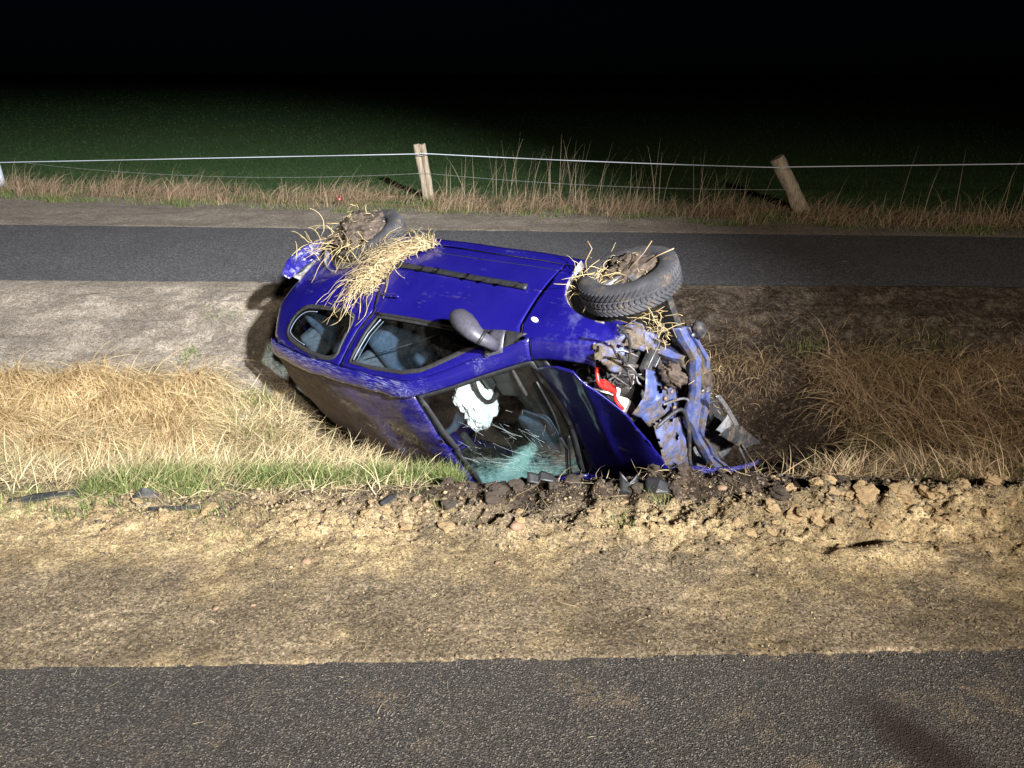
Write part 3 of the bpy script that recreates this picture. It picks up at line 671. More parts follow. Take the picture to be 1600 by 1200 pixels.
def ribbon(pts, w, th=0.002):
    V, Fc = [], []
    for i, p in enumerate(pts):
        tw = 0.5 * math.sin(i * 0.35)
        d = Vector((0, math.sin(tw), math.cos(tw))) * w * 0.5
        V += [Vector(p) - d, Vector(p) + d]
        if i: a = 2 * i; Fc.append((a - 2, a, a + 1, a - 1))
    return V, Fc
def sag(a, b, s, n=40):
    a, b = Vector(a), Vector(b)
    return [a.lerp(b, t) - Vector((0, 0, s * 4 * t * (1 - t))) for t in np.linspace(0, 1, n)]
for a, b, s, lab in [((-10.1, 15.46, 0.49), (-1.60, 13.68, 0.82), 0.0, 'white electric fence tape from the left edge to the split post'),
                     ((-1.58, 13.68, 0.83), (4.26, 12.42, 0.73), 0.02, 'white fence tape between the split post and the leaning post'),
                     ((4.26, 12.42, 0.74), (20.0, 9.3, 1.30), 0.0, 'white fence tape running right from the leaning post')]:
    v, f = ribbon(sag(a, b, s), 0.013); o = pyobj('fence_tape', v, f, M['tape'], None, False); solid(o, 0.003, 0)
    tag(o, lab, 'fence tape', 'tapes of the pasture fence')
for a, b, s, lab in [((-9.5, 15.40, 0.50), (-1.50, 13.69, 0.50), 0.16, 'thin slack wire sagging below the left fence tape'),
                     ((-1.50, 13.69, 0.50), (4.55, 12.38, 0.40), 0.08, 'thin lower wire behind the tall stalks')]:
    v, f = tube(sag(a, b, s), 0.003, 5); tag(pyobj('fence_wire', v, f, M['wire']), lab, 'wire', 'lower wires of the pasture fence')

# ------------------------------------------------------------------ the wrecked car (car space: x forward, y left, z up)
car = empty('wrecked_car')
car.matrix_world = Matrix(((0.7467, -0.3895, -0.5392, 0.2014), (-0.6641, -0.3917, -0.6368, 5.7648), (0.0369, 0.8336, -0.5511, 0.4471), (0, 0, 0, 1)))
CARM = car.matrix_world.copy()
tag(car, 'crashed dark blue three-door hatchback lying on its side in the ditch, front torn open', 'car')

XD = np.linspace(-2.0, 2.2, 1200)
def curve(pts, sm=0.06):
    p = sorted(pts); v = np.interp(XD, [q[0] for q in p], [q[1] for q in p])
    s = sm / (XD[1] - XD[0]); r = int(s * 3) + 1; k = np.exp(-0.5 * (np.arange(-r, r + 1) / s) ** 2); k /= k.sum()
    v = np.convolve(np.pad(v, r, 'edge'), k, 'valid')
    return lambda x: np.interp(x, XD, v)
Wd = curve([(-1.8, .60), (-1.68, .715), (-1.55, .765), (-1.2, .808), (-.6, .822), (.6, .822), (1.2, .806), (1.6, .745), (1.95, .6)])
Z0 = curve([(-2, .22), (2, .22)])
Z2 = curve([(-2, 1.03), (-1.6, 1.035), (-1.2, 1.02), (-.67, .975), (-.42, .95), (.3, .905), (.88, .865), (1.2, .83), (1.5, .77), (2, .6)])
Y2 = lambda x: Wd(x) - 0.035
Z3 = curve([(-1.85, .95), (-1.7, 1.12), (-1.6, 1.30), (-1.5, 1.365), (-1.2, 1.40), (-.5, 1.425), (0, 1.405), (.13, 1.385), (.5, 1.14), (.9, .905), (1.0, .885), (1.3, .835), (1.6, .77), (2, .6)], 0.035)
Y3 = curve([(-1.85, .45), (-1.6, .54), (-1.3, .585), (-.5, .62), (0, .62), (.15, .615), (.5, .66), (.9, .715), (1.1, .715), (1.6, .66), (2, .5)], 0.06)
Z4 = curve([(-1.85, 1.0), (-1.7, 1.18), (-1.6, 1.36), (-1.5, 1.425), (-1.2, 1.45), (-.5, 1.478), (0, 1.462), (.17, 1.437), (.5, 1.23), (.97, .945), (1.1, .935), (1.4, .90), (1.8, .78), (2.1, .6)], 0.03)
def side(x, z):
    z0, z2, z3 = Z0(x), Z2(x), Z3(x); w, y2, y3 = Wd(x), Y2(x), Y3(x)
    t = np.clip((z - z0) / (z2 - z0), -0.2, 1)
    lo = (w - 0.055) * (1 - t) ** 2 + 2 * t * (1 - t) * (w + 0.028) + y2 * t * t
    s = np.clip((z - z2) / np.maximum(z3 - z2, 0.03), 0, 1.1)
    up = y2 * (1 - s) + y3 * s + 0.03 * s * (1 - s) * 2
    return np.where(z < z2, lo, up)
def top(x, y):
    q = np.clip(np.abs(y) / Y3(x), 0, 1)
    return Z3(x) + (Z4(x) - Z3(x)) * (1 - q ** 2.4)
NV = noise.noise_vector
def ss(a, b, x): t = min(1, max(0, (x - a) / (b - a))); return t * t * (3 - 2 * t)
def dent(p):
    x, y, z = p
    q = Vector(p)
    q += NV(Vector(p) * 2.1 + Vector((5, 1, 9))) * 0.007
    k = ss(1.18, 1.65, x)
    if k > 0: q += NV(Vector(p) * 4.5) * 0.085 * k + NV(Vector(p) * 11) * 0.035 * k; q.x -= 0.05 * k
    k = math.exp(-((x + 1.38) / .24) ** 2 - ((z - .56) / .2) ** 2) * (1 if y > 0 else 0.3)
    if k > .02: q.y -= 0.05 * k; q += NV(Vector(p) * 7 + Vector((3, 3, 3))) * 0.05 * k
    k = ss(.2, .95, x) * ss(.25, -.7, y); q.x -= 0.12 * k
    if z > 1.15:      # crushed roof skin
        k = ss(1.2, 1.4, z); q.z += 0.020 * noise.noise(Vector((x * 1.9, y * 2.4, 3.1))) * k + 0.008 * noise.noise(Vector((x * 6, y * 7, 8.1))) * k
        q.z -= 0.03 * k * math.exp(-((x + .25) / .18) ** 2) * ss(.45, -.1, y)
    k = math.exp(-((x - .05) / .35) ** 2 - ((z - 1.36) / .1) ** 2)
    if y > 0: q.z -= 0.02 * k; q += NV(Vector(p) * 9) * 0.010 * k
    return q
def inpoly(px, py, poly):
    c = np.zeros(len(px), bool); n = len(poly)
    for i in range(n):
        x1, y1 = poly[i]; x2, y2 = poly[(i + 1) % n]
        if y1 == y2: continue
        c ^= ((y1 > py) != (y2 > py)) & (px < (x2 - x1) * (py - y1) / (y2 - y1) + x1)
    return c
def resample(poly, h):
    out = []
    for i in range(len(poly)):
        a, b = np.array(poly[i], float), np.array(poly[(i + 1) % len(poly)], float)
        m = max(1, int(round(np.linalg.norm(b - a) / h)))
        for k in range(m): out.append(tuple(a + (b - a) * k / m))
    return out
def chaikin(poly, it=2, r=0.25):
    for _ in range(it):
        o = []
        for i in range(len(poly)):
            a, b = np.array(poly[i], float), np.array(poly[(i + 1) % len(poly)], float)
            o += [tuple(a + (b - a) * r), tuple(a + (b - a) * (1 - r))]
        poly = o
    return poly
def panel(name, outer, holes, fmap, mat, out, parent=car, h=0.03, th=0.006, off=0.0, dents=True, attrs=None):
    """flat outline (2D) triangulated on a grid and bent onto the body surface"""
    loops = [resample(outer, h)] + [resample(q, h) for q in holes]
    pts, edges = [], []
    for lp in loops:
        s = len(pts); pts += lp; edges += [(s + i, s + (i + 1) % len(lp)) for i in range(len(lp))]
    P = np.array(loops[0]); lo, hi = P.min(0), P.max(0)
    gx, gy = np.meshgrid(np.arange(lo[0] + h * .5, hi[0], h), np.arange(lo[1] + h * .5, hi[1], h)); gx, gy = gx.ravel(), gy.ravel()
    k = inpoly(gx, gy, loops[0])
    for lp in loops[1:]: k &= ~inpoly(gx, gy, lp)
    gx, gy = gx[k], gy[k]; B = np.array(pts)
    dmin = np.min(np.hypot(gx[:, None] - B[None, :, 0], gy[:, None] - B[None, :, 1]), 1) if len(gx) else np.array([])
    k = dmin > h * 0.45; pts = pts + list(zip(gx[k], gy[k]))
    v, e, f = delaunay_2d_cdt([Vector(p) for p in pts], edges, [], 0, 1e-6, False)[:3]
    v2 = np.array([(p.x, p.y) for p in v]); f = [t for t in f if len(t) == 3]
    cen = np.array([v2[list(t)].mean(0) for t in f]); k = inpoly(cen[:, 0], cen[:, 1], loops[0])
    for lp in loops[1:]: k &= ~inpoly(cen[:, 0], cen[:, 1], lp)
    f = [t for t, q in zip(f, k) if q]
    V = np.array(fmap(v2[:, 0], v2[:, 1])).T
    out = np.array(out, float)
    if off: V = V + out / np.linalg.norm(out) * off
    t = f[len(f) // 2]; nrm = np.cross(V[t[1]] - V[t[0]], V[t[2]] - V[t[0]])
    if nrm @ out < 0: f = [q[::-1] for q in f]
    V3 = [dent(p) if dents else Vector(p) for p in V]
    o = pyobj(name, V3, f, mat, parent)
    if attrs:
        for nm, fn in attrs.items():
            a = o.data.attributes.new(nm, 'FLOAT', 'POINT'); a.data.foreach_set('value', np.array([fn(p) for p in V], np.float32))
    if th: solid(o, th)
    return o
SL = lambda x, z: (x, side(x, z), z)
SR = lambda x, z: (x, -side(x, z), z)
TOP = lambda x, y: (x, y, top(x, y))
def arc(cx_, cz_, r, a0, a1, n=16): return [(cx_ + r * math.cos(math.radians(a)), cz_ + r * math.sin(math.radians(a))) for a in np.linspace(a0, a1, n)]
zr = lambda x: float(Z3(x)) - 0.05
railx = [.82, .7, .5, .3, .18, .1, 0, -.2, -.4, -.555]
DOOR = [(.765, .255), (.77, .55), (.782, .80), (.815, .868)] + [(x, zr(x)) for x in railx[1:]] + [(-.515, 1.1), (-.465, .95), (-.515, .86), (-.565, .76), (-.60, .63), (-.603, .53), (-.565, .42), (-.47, .32), (-.39, .255)]
WIN = [(.70, .892), (.45, zr(.5) - .07 + .03), (.18, zr(.15) - .075), (.04, zr(0) - .055), (-.2, zr(-.2) - .045), (-.475, zr(-.47) - .04), (-.445, 1.1), (-.405, .975), (-.3, .965), (.3, .928)]
QUART = [(-.36, .245), (-.48, .31), (-.577, .415), (-.617, .53), (-.614, .63), (-.579, .765), (-.53, .865), (-.482, .95), (-.53, 1.1), (-.572, zr(-.57))] + [(x, zr(x)) for x in (-.7, -.9, -1.1, -1.3, -1.44)] + \
        [(-1.52, 1.27), (-1.585, 1.15), (-1.62, 1.03), (-1.66, .85), (-1.675, .6), (-1.655, .42), (-1.60, .36)] + arc(-1.235, .28, .345, 165, 8, 20) + [(-.87, .245)]
QWIN = chaikin([(-.635, 1.352), (-.90, 1.345), (-1.33, 1.285), (-1.335, 1.16), (-1.22, 1.04), (-1.05, 1.015), (-.66, .992), (-.61, 1.05), (-.63, 1.2)], 2)
FEND = [(.778, .255), (.785, .55), (.797, .80), (.835, .868), (.95, .872), (1.1, .842), (1.22, .836), (1.32, .838), (1.40, .822), (1.385, .80), (1.43, .785), (1.415, .765), (1.455, .745), (1.44, .72), (1.475, .70), (1.45, .68), (1.49, .655), (1.455, .64), (1.475, .615), (1.42, .61)] + arc(1.235, .30, .36, 58, 178, 18) + [(.87, .26)]
door = panel('door', DOOR, [WIN], SL, M['paint'], (0, 1, 0), h=.028)
quarter = panel('rear_quarter_panel', QUART, [QWIN], SL, M['paint'], (0, 1, 0), h=.028)
fender = panel('front_fender', FEND, [], SL, M['paint'], (0, 1, 0), h=.022)
panel('door', DOOR, [WIN], SR, M['paint'], (0, -1, 0), h=.05); panel('rear_quarter_panel', QUART, [QWIN], SR, M['paint'], (0, -1, 0), h=.05)
panel('front_fender', FEND, [], SR, M['paint'], (0, -1, 0), h=.05)
panel('sill', [(-.86, .165), (.86, .165), (.86, .243), (.77, .243), (-.38, .236), (-.86, .232)], [], SL, M['paint'], (0, 1, 0), h=.04)
panel('sill', [(-.86, .165), (.86, .165), (.86, .243), (-.86, .232)], [], SR, M['paint'], (0, -1, 0), h=.08)
# dark body structure just inside the shut lines
panel('inner_pillar', [(-.36, .3), (-.7, .3), (-.75, 1.0), (-.60, 1.33), (-.5, 1.33), (-.42, .95), (-.6, .6)], [], SL, M['black'], (0, 1, 0), h=.06, off=-.02)
panel('inner_pillar', [(.70, .3), (.86, .3), (.86, .84), (.76, .84)], [], SL, M['black'], (0, 1, 0), h=.06, off=-.02)
# glass and seals
def grow_poly(poly, d):
    P = np.array(poly); n = len(P); a = 0.5 * sum(P[i][0] * P[(i + 1) % n][1] - P[(i + 1) % n][0] * P[i][1] for i in range(n)); sg = 1 if a > 0 else -1; o = []
    for i in range(n):
        e1 = P[i] - P[i - 1]; e2 = P[(i + 1) % n] - P[i]; t = e1 / (np.linalg.norm(e1) + 1e-9) + e2 / (np.linalg.norm(e2) + 1e-9); t /= np.linalg.norm(t) + 1e-9
        o.append(tuple(P[i] + np.array([t[1], -t[0]]) * d * sg))
    return o
for sgn, S_, par in ((1, SL, door), (-1, SR, None)):
    panel('window_glass', grow_poly(WIN, .006), [], S_, M['glass'], (0, sgn, 0), h=.06, th=0, off=-.016)
    panel('window_seal', grow_poly(WIN, .012), [grow_poly(WIN, -.016)], S_, M['rubber'], (0, sgn, 0), h=.03, th=.01, off=.004)
    panel('quarter_glass', grow_poly(QWIN, .004), [], S_, M['glass'], (0, sgn, 0), h=.06, th=0, off=-.010)
    panel('quarter_seal', grow_poly(QWIN, .012), [grow_poly(QWIN, -.020)], S_, M['rubber'], (0, sgn, 0), h=.03, th=.006, off=.003)
# pale edge line of the quarter and door glass (inner frame catching light)
def line_on_side(name, pts, w, off, mat, closed=False):
    q = [(x, z) for x, z in pts]; V = []
    q2 = resample(q, .02) if closed else [tuple(np.array(q[i]) + (np.array(q[i + 1]) - np.array(q[i])) * k / 6) for i in range(len(q) - 1) for k in range(6)] + [q[-1]]
    v, f = tube([dent((x, float(side(x, z)) + off, z)) for x, z in q2], w, 6)
    return pyobj(name, v, f, mat, car)
M['palerim'] = simple('pale_inner_rim', (0.16, 0.20, 0.25), 0.5, namp=0.1)
g = grow_poly(QWIN, -.034)
line_on_side('window_rim', [p for p in g if p[0] < -1.0 and p[1] > 1.04][0:], .0035, -.012, M['palerim'])
line_on_side('window_rim', [(-.455, zr(-.47) - .07), (-.425, 1.1), (-.375, .985)], .004, -.014, M['palerim'])
line_on_side('window_rim', [(-.425, zr(-.47) - .07), (-.395, 1.1), (-.345, .99)], .003, -.02, M['palerim'])
line_on_side('window_waist_trim', [(-.42, .962), (0, .935), (.4, .91), (.72, .884)], .012, .004, M['black'])
# rub strip on the door and its rear continuation
RUB = [(-.575, .515), (.655, .508), (.665, .55), (-.585, .557)]
solid(panel('rub_strip', RUB, [], SL, M['black'], (0, 1, 0), h=.03, th=.0, off=.006), .014, 1)
panel('sill_crease', [(-.45, .335), (.76, .32), (.76, .325), (-.45, .342)], [], SL, M['black'], (0, 1, 0), h=.03, th=.002, off=.001)
# side repeater, tank of small chips
bm = bmesh.new(); bmesh.ops.create_uvsphere(bm, u_segments=20, v_segments=10, radius=1)
for q in bm.verts: q.co = Vector((q.co.x * .032, q.co.y * .012, q.co.z * .017))
o = bmobj('side_repeater', bm, M['orange'], car); o.location = dent((.86, float(side(.86, .745)), .745)); o.rotation_euler = (0, -.25, 0)
# roof with rails, windshield, hood
def rail(name, sgn, x0, x1, n, mat):
    V, Fc = [], []
    for x in np.linspace(x0, x1, n):
        z3, y3 = float(Z3(x)), float(Y3(x)); za = z3 - .046; yb = y3 - .055
        A = Vector((x, sgn * float(side(x, za)), za)); C = Vector((x, sgn * (y3 + .004), z3 + .006)); B = Vector((x, sgn * yb, float(top(x, yb)) - .001))
        for k in range(8):
            t = k / 7; V.append(dent(A * (1 - t) ** 2 + C * 2 * t * (1 - t) + B * t * t))
    for i in range(n - 1):
        for k in range(7):
            a = i * 8 + k; fc = (a, a + 8, a + 9, a + 1); Fc.append(fc if sgn > 0 else fc[::-1])
    o = pyobj(name, V, Fc, mat, car); solid(o, .02); return o
rail('fender_edge', 1, .905, 1.335, 24, M['paint']); rail('fender_edge', -1, .905, 1.335, 12, M['paint'])
rail('roof_rail', 1, -1.55, .90, 90, M['railpaint']); rail('roof_rail', -1, -1.55, .90, 60, M['roofpaint'])
def xh(y): return .15 + .055 * (1 - (y / .6) ** 2)
def xc(y): return .885 + .085 * (1 - (y / .68) ** 2)
ROOF = [(xh(y), y) for y in np.linspace(-.557, .557, 16)] + [(x, float(Y3(x)) - .058) for x in np.linspace(.05, -1.45, 14)] + [(-1.52 - .05 * (1 - (y / .5) ** 2), y) for y in np.linspace(.485, -.485, 12)] + [(x, -float(Y3(x)) + .058) for x in np.linspace(-1.45, .05, 14)]
roof = panel('roof', ROOF, [], TOP, M['roofpaint'], (0, 0, 1), h=.035)
for sgn in (1, -1):     # pressed channels running along both sides of the roof
    v, f = tube([dent((x, sgn * (float(Y3(x)) - .062), float(top(x, float(Y3(x)) - .062)) + .002)) for x in np.linspace(-1.5, .14, 60)], .007, 6)
    pyobj('roof_trim', v, f, M['rubber'], car)
WS = [(xh(y) + .018, y) for y in np.linspace(-.55, .55, 14)] + [(x, float(Y3(x)) - .064) for x in np.linspace(.25, .84, 12)] + [(xc(y), y) for y in np.linspace(.63, -.63, 16)] + [(x, -float(Y3(x)) + .064) for x in np.linspace(.84, .25, 12)]
def crz(p):
    x, y, z = p     # crushed lower corner of the pane; a bright fold runs up from it
    a = math.exp(-((y + .62) / .42) ** 2) * (0.45 + .55 * math.exp(-((x - .38) / .32) ** 2))
    fold = math.exp(-(((y + .30) - 1.05 * (x - .52)) / .07) ** 2) * ss(.25, .4, x) * ss(.78, .6, x)
    return min(1.1, .95 * a + .85 * fold)
def wmud(p): return ss(.55, .85, p[0]) * ss(.1, -.5, p[1])
wsh = panel('windshield', grow_poly(WS, -.004), [], TOP, M['windshield'], (.5, 0, .86), h=.035, th=0, off=-.006, attrs=dict(craze=crz, mud=wmud))
panel('windshield_seal', grow_poly(WS, .004), [grow_poly(WS, -.032)], TOP, M['rubber'], (.5, 0, .86), h=.03, th=.006, off=-.003)
# cracks in the pane: bright fracture lines as thin slivers
crk = random.Random(5)
V, Fc = [], []
def crack(x, y, ang, L, w):
    global V, Fc
    pts = []; n = max(3, int(L / .02))
    for i in range(n):
        if not (float(xh(y)) + .04 < x < float(xc(y)) - .03 and abs(y) < float(Y3(x)) - .09): break
        pts.append(dent((x, y, float(top(x, y)) + .0)) + Vector((.002, 0, .004)))
        ang += crk.gauss(0, .07); x += math.cos(ang) * .02; y += math.sin(ang) * .02
    if len(pts) > 2:
        v, f = tube(pts, [w * (1 - .7 * i / len(pts)) for i in range(len(pts))], 3, cap=False); s = len(V); V += v; Fc += [tuple(q + s for q in t) for t in f]
for i in range(24):
    a = crk.uniform(0, 6.28); crack(.56 + crk.gauss(0, .05), -.32 + crk.gauss(0, .06), a, crk.uniform(.08, .35), crk.uniform(.0004, .0007))
for i in range(60): crack(crk.uniform(.25, .85), crk.uniform(-.6, .35), crk.uniform(0, 6.28), crk.uniform(.02, .07), crk.uniform(.0004, .0008))
for i in range(16): crack(.30 + .5 * crk.random(), -.05 + crk.gauss(0, .1), 1.9 + crk.gauss(0, .3), crk.uniform(.1, .35), .0007)
pyobj('crack', V, Fc, M['crack'], wsh)['kind'] = 'stuff'
HOOD = [(.925, .60), (1.0, .645), (1.12, .685), (1.24, .685), (1.325, .59), (1.41, .48), (1.50, .365), (1.55, .15), (1.58, -.05), (1.60, -.28), (1.66, -.76), (1.2, -.80), (.88, -.78), (.90, -.35), (.945, 0), (.955, .3)]
def hoodmap(x, y):
    z = .935 + .028 * (x - .95) + .03 * y - .05 * sstep(.66, .80, np.abs(y)) + .014 * np.exp(-((x - 1.22 - .12 * y) / .05) ** 2) * sstep(-.7, .2, y)
    z = z + .010 * fbm(x, y, 2.6, 2, 91) + .004 * np.sin(14 * (x - .5 * y)) * sstep(1.25, 1.5, x) - .02 * sstep(1.50, 1.62, x)
    return (x, y, z)
hood = panel('hood', HOOD, [], hoodmap, M['hoodpaint'], (0, 0, 1), h=.022, th=.008, dents=False)
COWL = [(xc(y) - .01, y) for y in np.linspace(-.66, .66, 14)] + [(.99, .64), (1.06, .3), (1.1, 0), (1.13, -.35), (1.13, -.7)]
panel('cowl_panel', COWL, [], lambda x, y: (x, y, top(x, y) * 0 + .905 + .02 * (1 - (y / .7) ** 2)), M['black'], (0, 0, 1), h=.05, th=.01)
for (y0, y1) in ((.5, -.05), (-.06, -.58)):
    v, f = tube([dent((xc(y) - .03 - .05 * i / 8, y, float(top(xc(y) - .03 - .05 * i / 8, y)) + .018)) for i, y in enumerate(np.linspace(y0, y1, 9))], .007, 6)
    pyobj('wiper', v, f, M['black'], car)
# hatch, rear lamps, rear bumper: turned away from the camera
HT = lambda s, y: (-1.54 - .05 * (1 - (y / .55) ** 2) - .17 * s ** .7, y * (1 + .22 * s), 1.36 - .62 * s - .05 * (y / .5) ** 2)
panel('tailgate', [(0, -.5), (0, .5), (1, .55), (1, -.55)], [[(.12, -.42), (.12, .42), (.55, .44), (.55, -.44)]], HT, M['paint'], (-1, 0, .3), h=.06)
panel('rear_window', [(.12, -.42), (.12, .42), (.55, .44), (.55, -.44)], [], HT, M['glass'], (-1, 0, .3), h=.08, th=0, off=-.01)
panel('rear_bumper', [(-.72, .36), (.60, .36), (.66, .72), (-.72, .72)], [], lambda y, z: (-1.74 - .05 * (1 - (y / .72) ** 2) + .12 * sstep(.5, .75, np.abs(y)), y, z), M['paint'], (-1, 0, 0), h=.06)
for sgn in (1, -1):
    panel('rear_lamp', chaikin([(.78, sgn * .60), (1.02, sgn * .56), (1.02, sgn * .69), (.78, sgn * .72)], 1), [], lambda z, y: (-1.71 + .11 * sstep(.56, .72, np.abs(y)) + .12 * (z - .78), y, z), M['redlens'], (-1, 0, 0), h=.04, th=.02)
# underbody and firewall
pyobj('underbody', [(-1.62, -.74, .2), (1.45, -.72, .2), (1.45, .70, .2), (-1.62, .74, .2), (-1.62, -.74, .25), (1.45, -.72, .25), (1.45, .70, .25), (-1.62, .74, .25)],
      [(3, 2, 1, 0), (4, 5, 6, 7), (0, 1, 5, 4), (1, 2, 6, 5), (2, 3, 7, 6), (3, 0, 4, 7)], M['engine'], car, False)
pyobj('firewall', [(.86, -.74, .22), (.86, .74, .22), (.90, .70, .90), (.90, -.70, .90)], [(0, 1, 2, 3)], M['engine'], car, False)
pyobj('rear_bulkhead', [(-1.60, -.66, .22), (-1.60, .66, .22), (-1.60, .62, .98), (-1.60, -.62, .98)], [(3, 2, 1, 0)], M['trim'], car, False)
# headlining and door cards
panel('headlining', [(.12, -.53), (.12, .53), (-1.45, .48), (-1.45, -.48)], [], TOP, M['trim'], (0, 0, 1), h=.12, th=.01, off=-.035)
for sgn, S_ in ((1, SL), (-1, SR)):
    panel('door_card', [(.74, .28), (.74, .84), (-.42, .925), (-.5, .7), (-.4, .3)], [], S_, M['trim'], (0, sgn, 0), h=.1, th=.01, off=-.05)
    panel('side_trim', [(-.62, .3), (-.62, .94), (-1.2, .98), (-1.5, .98), (-1.58, .3)], [], S_, M['trim'], (0, sgn, 0), h=.1, th=.01, off=-.05)
def rbox(name, c, s, mat, rot=(0, 0, 0), bev=.03, parent=car, sub=2, wob=0.0):
    bm = bmesh.new(); bmesh.ops.create_cube(bm, size=1)
    for q in bm.verts: q.co = Vector((q.co.x * s[0], q.co.y * s[1], q.co.z * s[2]))
    bmesh.ops.bevel(bm, geom=bm.edges[:] + bm.verts[:], offset=min(bev, min(s) * .48), segments=sub, affect='EDGES', profile=.6)
    if wob:
        bmesh.ops.subdivide_edges(bm, edges=bm.edges[:], cuts=2, use_grid_fill=True)
        for q in bm.verts: q.co += NV(q.co * (1.2 / max(s)) * 2 + Vector(c) * 9) * wob
    o = bmobj(name, bm, mat, parent); o.location = c; o.rotation_euler = rot; sharp(o, 50); return o
for y, mt in ((.36, 'seat'), (-.36, 'seat')):
    s_ = empty('front_seat', (0, 0, 0), car)
    rbox('seat_cushion', (-.10, y, .47), (.52, .48, .17), M[mt], (0, -.12, 0), .06, s_, 3); rbox('backrest', (-.47, y, .80), (.15, .46, .62), M[mt], (0, -.32, 0), .06, s_, 3)
    rbox('headrest', (-.63, y, 1.17), (.10, .27, .19), M['seatgrey'], (0, -.3, 0), .045, s_, 3)
    for d in (-.05, .05):
        v, f = tube([(-.57, y + d, 1.03), (-.61, y + d, 1.13)], .007, 6); pyobj('headrest_post', v, f, M['steel'], s_)
rb = empty('rear_bench', (0, 0, 0), car)
rbox('bench_cushion', (-.98, 0, .48), (.48, 1.25, .17), M['seat'], (0, -.1, 0), .06, rb, 3); rbox('bench_backrest', (-1.30, 0, .78), (.15, 1.25, .55), M['seat'], (0, -.35, 0), .06, rb, 3)
for y in (.36, -.36): rbox('headrest', (-1.40, y, 1.10), (.10, .25, .15), M['seatgrey'], (0, -.3, 0), .04, rb, 3)
db = rbox('dashboard', (.64, 0, .74), (.40, 1.38, .30), M['dash'], (0, .08, 0), .07, car, 3)
rbox('instrument_hood', (.50, .36, .90), (.22, .40, .10), M['dash'], (0, .1, 0), .045, db, 3).location = (-.14, .36, .15)
o = rbox('passenger_airbag_cover', (.55, -.30, .90), (.26, .42, .13), M['seat'], (0, .15, 0), .06, db, 3); o.location = (-.10, -.26, .16)
v, f = tube([(.38 + .06 * math.sin(a), .36 + .185 * math.cos(a), .95 + .165 * math.sin(a)) for a in np.linspace(0, 2 * math.pi, 33)], .015, 8)
sw = pyobj('steering_wheel', v, f, M['black'], car)
rbox('steering_hub', (.40, .36, .95), (.06, .15, .13), M['black'], (0, .35, 0), .025, sw)
bm = bmesh.new(); bmesh.ops.create_icosphere(bm, subdivisions=5, radius=1)
for q in bm.verts:      # limp airbag, wrinkled, hanging to the low side
    p = q.co.copy(); k = 1 + .22 * noise.noise(p * 1.6) - .22 * abs(noise.noise(p * 3.1 + Vector((2, 7, 1)))) - .16 * abs(noise.noise(p * 6.5)) - .08 * abs(noise.noise(p * 13.0))
    q.co = Vector((p.x * .095 * k, p.y * .265 * k - .03 * (1 - p.z), p.z * .215 * k))
o = bmobj('airbag', bm, M['bag'], car); o.location = (.335, .275, 1.10); o.rotation_euler = (.25, .45, 0)
v, f = tube([(-.35 , .62, 1.18), (-.1, .58, .95), (.02, .45, .60)], .022, 6, squash=.15); pyobj('seat_belt', v, f, M['seatgrey'], car)
rbox('rear_view_mirror', (.27, 0, 1.30), (.04, .21, .06), M['black'], (0, .2, 0), .02)
# door mirror, folded, and its triangular base
SAIL = [(.725, .868), (.63, .882), (.605, .92), (.625, 1.04), (.745, .975)]
solid(panel('mirror_base', SAIL, [], SL, M['grey'], (0, 1, 0), h=.03, th=0, off=.008), .016, 1)
solid(panel('mirror_triangle', [(.885, .857), (.715, .870), (.735, .975)], [], SL, M['black'], (0, 1, 0), h=.03, th=0, off=.018), .006, 1)
mp = [(.425, .93, .93), (.437, .935, .933), (.475, .94, .945), (.53, .94, .970), (.59, .935, 0.998), (.64, .915, 1.015), (.68, .88, 1.015), (.70, .84, 1.0), (.705, .78, .975)]
v, f = tube(mp, [.02, .048, .068, .076, .073, .062, .050, .043, .045], 20, squash=.82)
mir = pyobj('door_mirror', v, f, M['grey'], car)
v, f = tube([(.672, .89, 1.016), (.685, .875, 1.014)], [.054, .054], 18, squash=.84); pyobj('mirror_joint', v, f, M['black'], mir)
# door handle
hb = panel('door_handle', chaikin([(-.47, .80), (-.30, .795), (-.30, .825), (-.47, .83)], 1), [], SL, M['paint'], (0, 1, 0), h=.02, th=0, off=.010); solid(hb, .012, 1)

# wheels
def lathe(prof, segs, fr=None):
    V, Fc = [], []; m = len(prof)
    for i in range(segs):
        a = 2 * math.pi * i / segs
        for j, (r, y) in enumerate(prof):
            rr = r - (fr(a, y) if fr and abs(y) < .0695 and r > .27 else 0); V.append((rr * math.cos(a), y, rr * math.sin(a)))
    for i in range(segs):
        for j in range(m - 1):
            a = i * m + j; b = ((i + 1) % segs) * m + j; Fc.append((a, a + 1, b + 1, b))
    return V, Fc
half = [(.172, .062), (.182, .080), (.20, .087), (.225, .090), (.250, .087), (.268, .080), (.279, .0715)]
tprof = half + [(.286 + .003 * (1 - (y / .07) ** 2), y) for y in np.linspace(.068, -.068, 27)] + [(r, -y) for r, y in half[::-1]]
def tread(a, y):
    ph = (a / (2 * math.pi) * 58 + 1.9 * (abs(y) / .068) ** 1.3) % 1.0
    d = .0085 if ph < .26 else 0
    if abs(abs(y) - .024) < .0035: d = .0085
    if abs(y) < .020 and d == 0 and (ph * 3) % 1 < .18: d = .003
    if .03 < abs(y) and (ph * 4) % 1 < .16: d = max(d, .0035)
    return d
tv, tf = lathe(tprof, 348, tread); tyre_me = bpy.data.meshes.new('tyre'); tyre_me.from_pydata(tv, [], tf); tyre_me.update(); tyre_me.materials.append(M['tyre'])
rv, rf = lathe([(.176, .066), (.170, .070), (.164, .060), (.158, .03), (.150, -.02), (.165, -.06), (.176, -.07)], 64); rim_me = bpy.data.meshes.new('rim'); rim_me.from_pydata(rv, [], rf); rim_me.update(); rim_me.materials.append(M['alloy'])
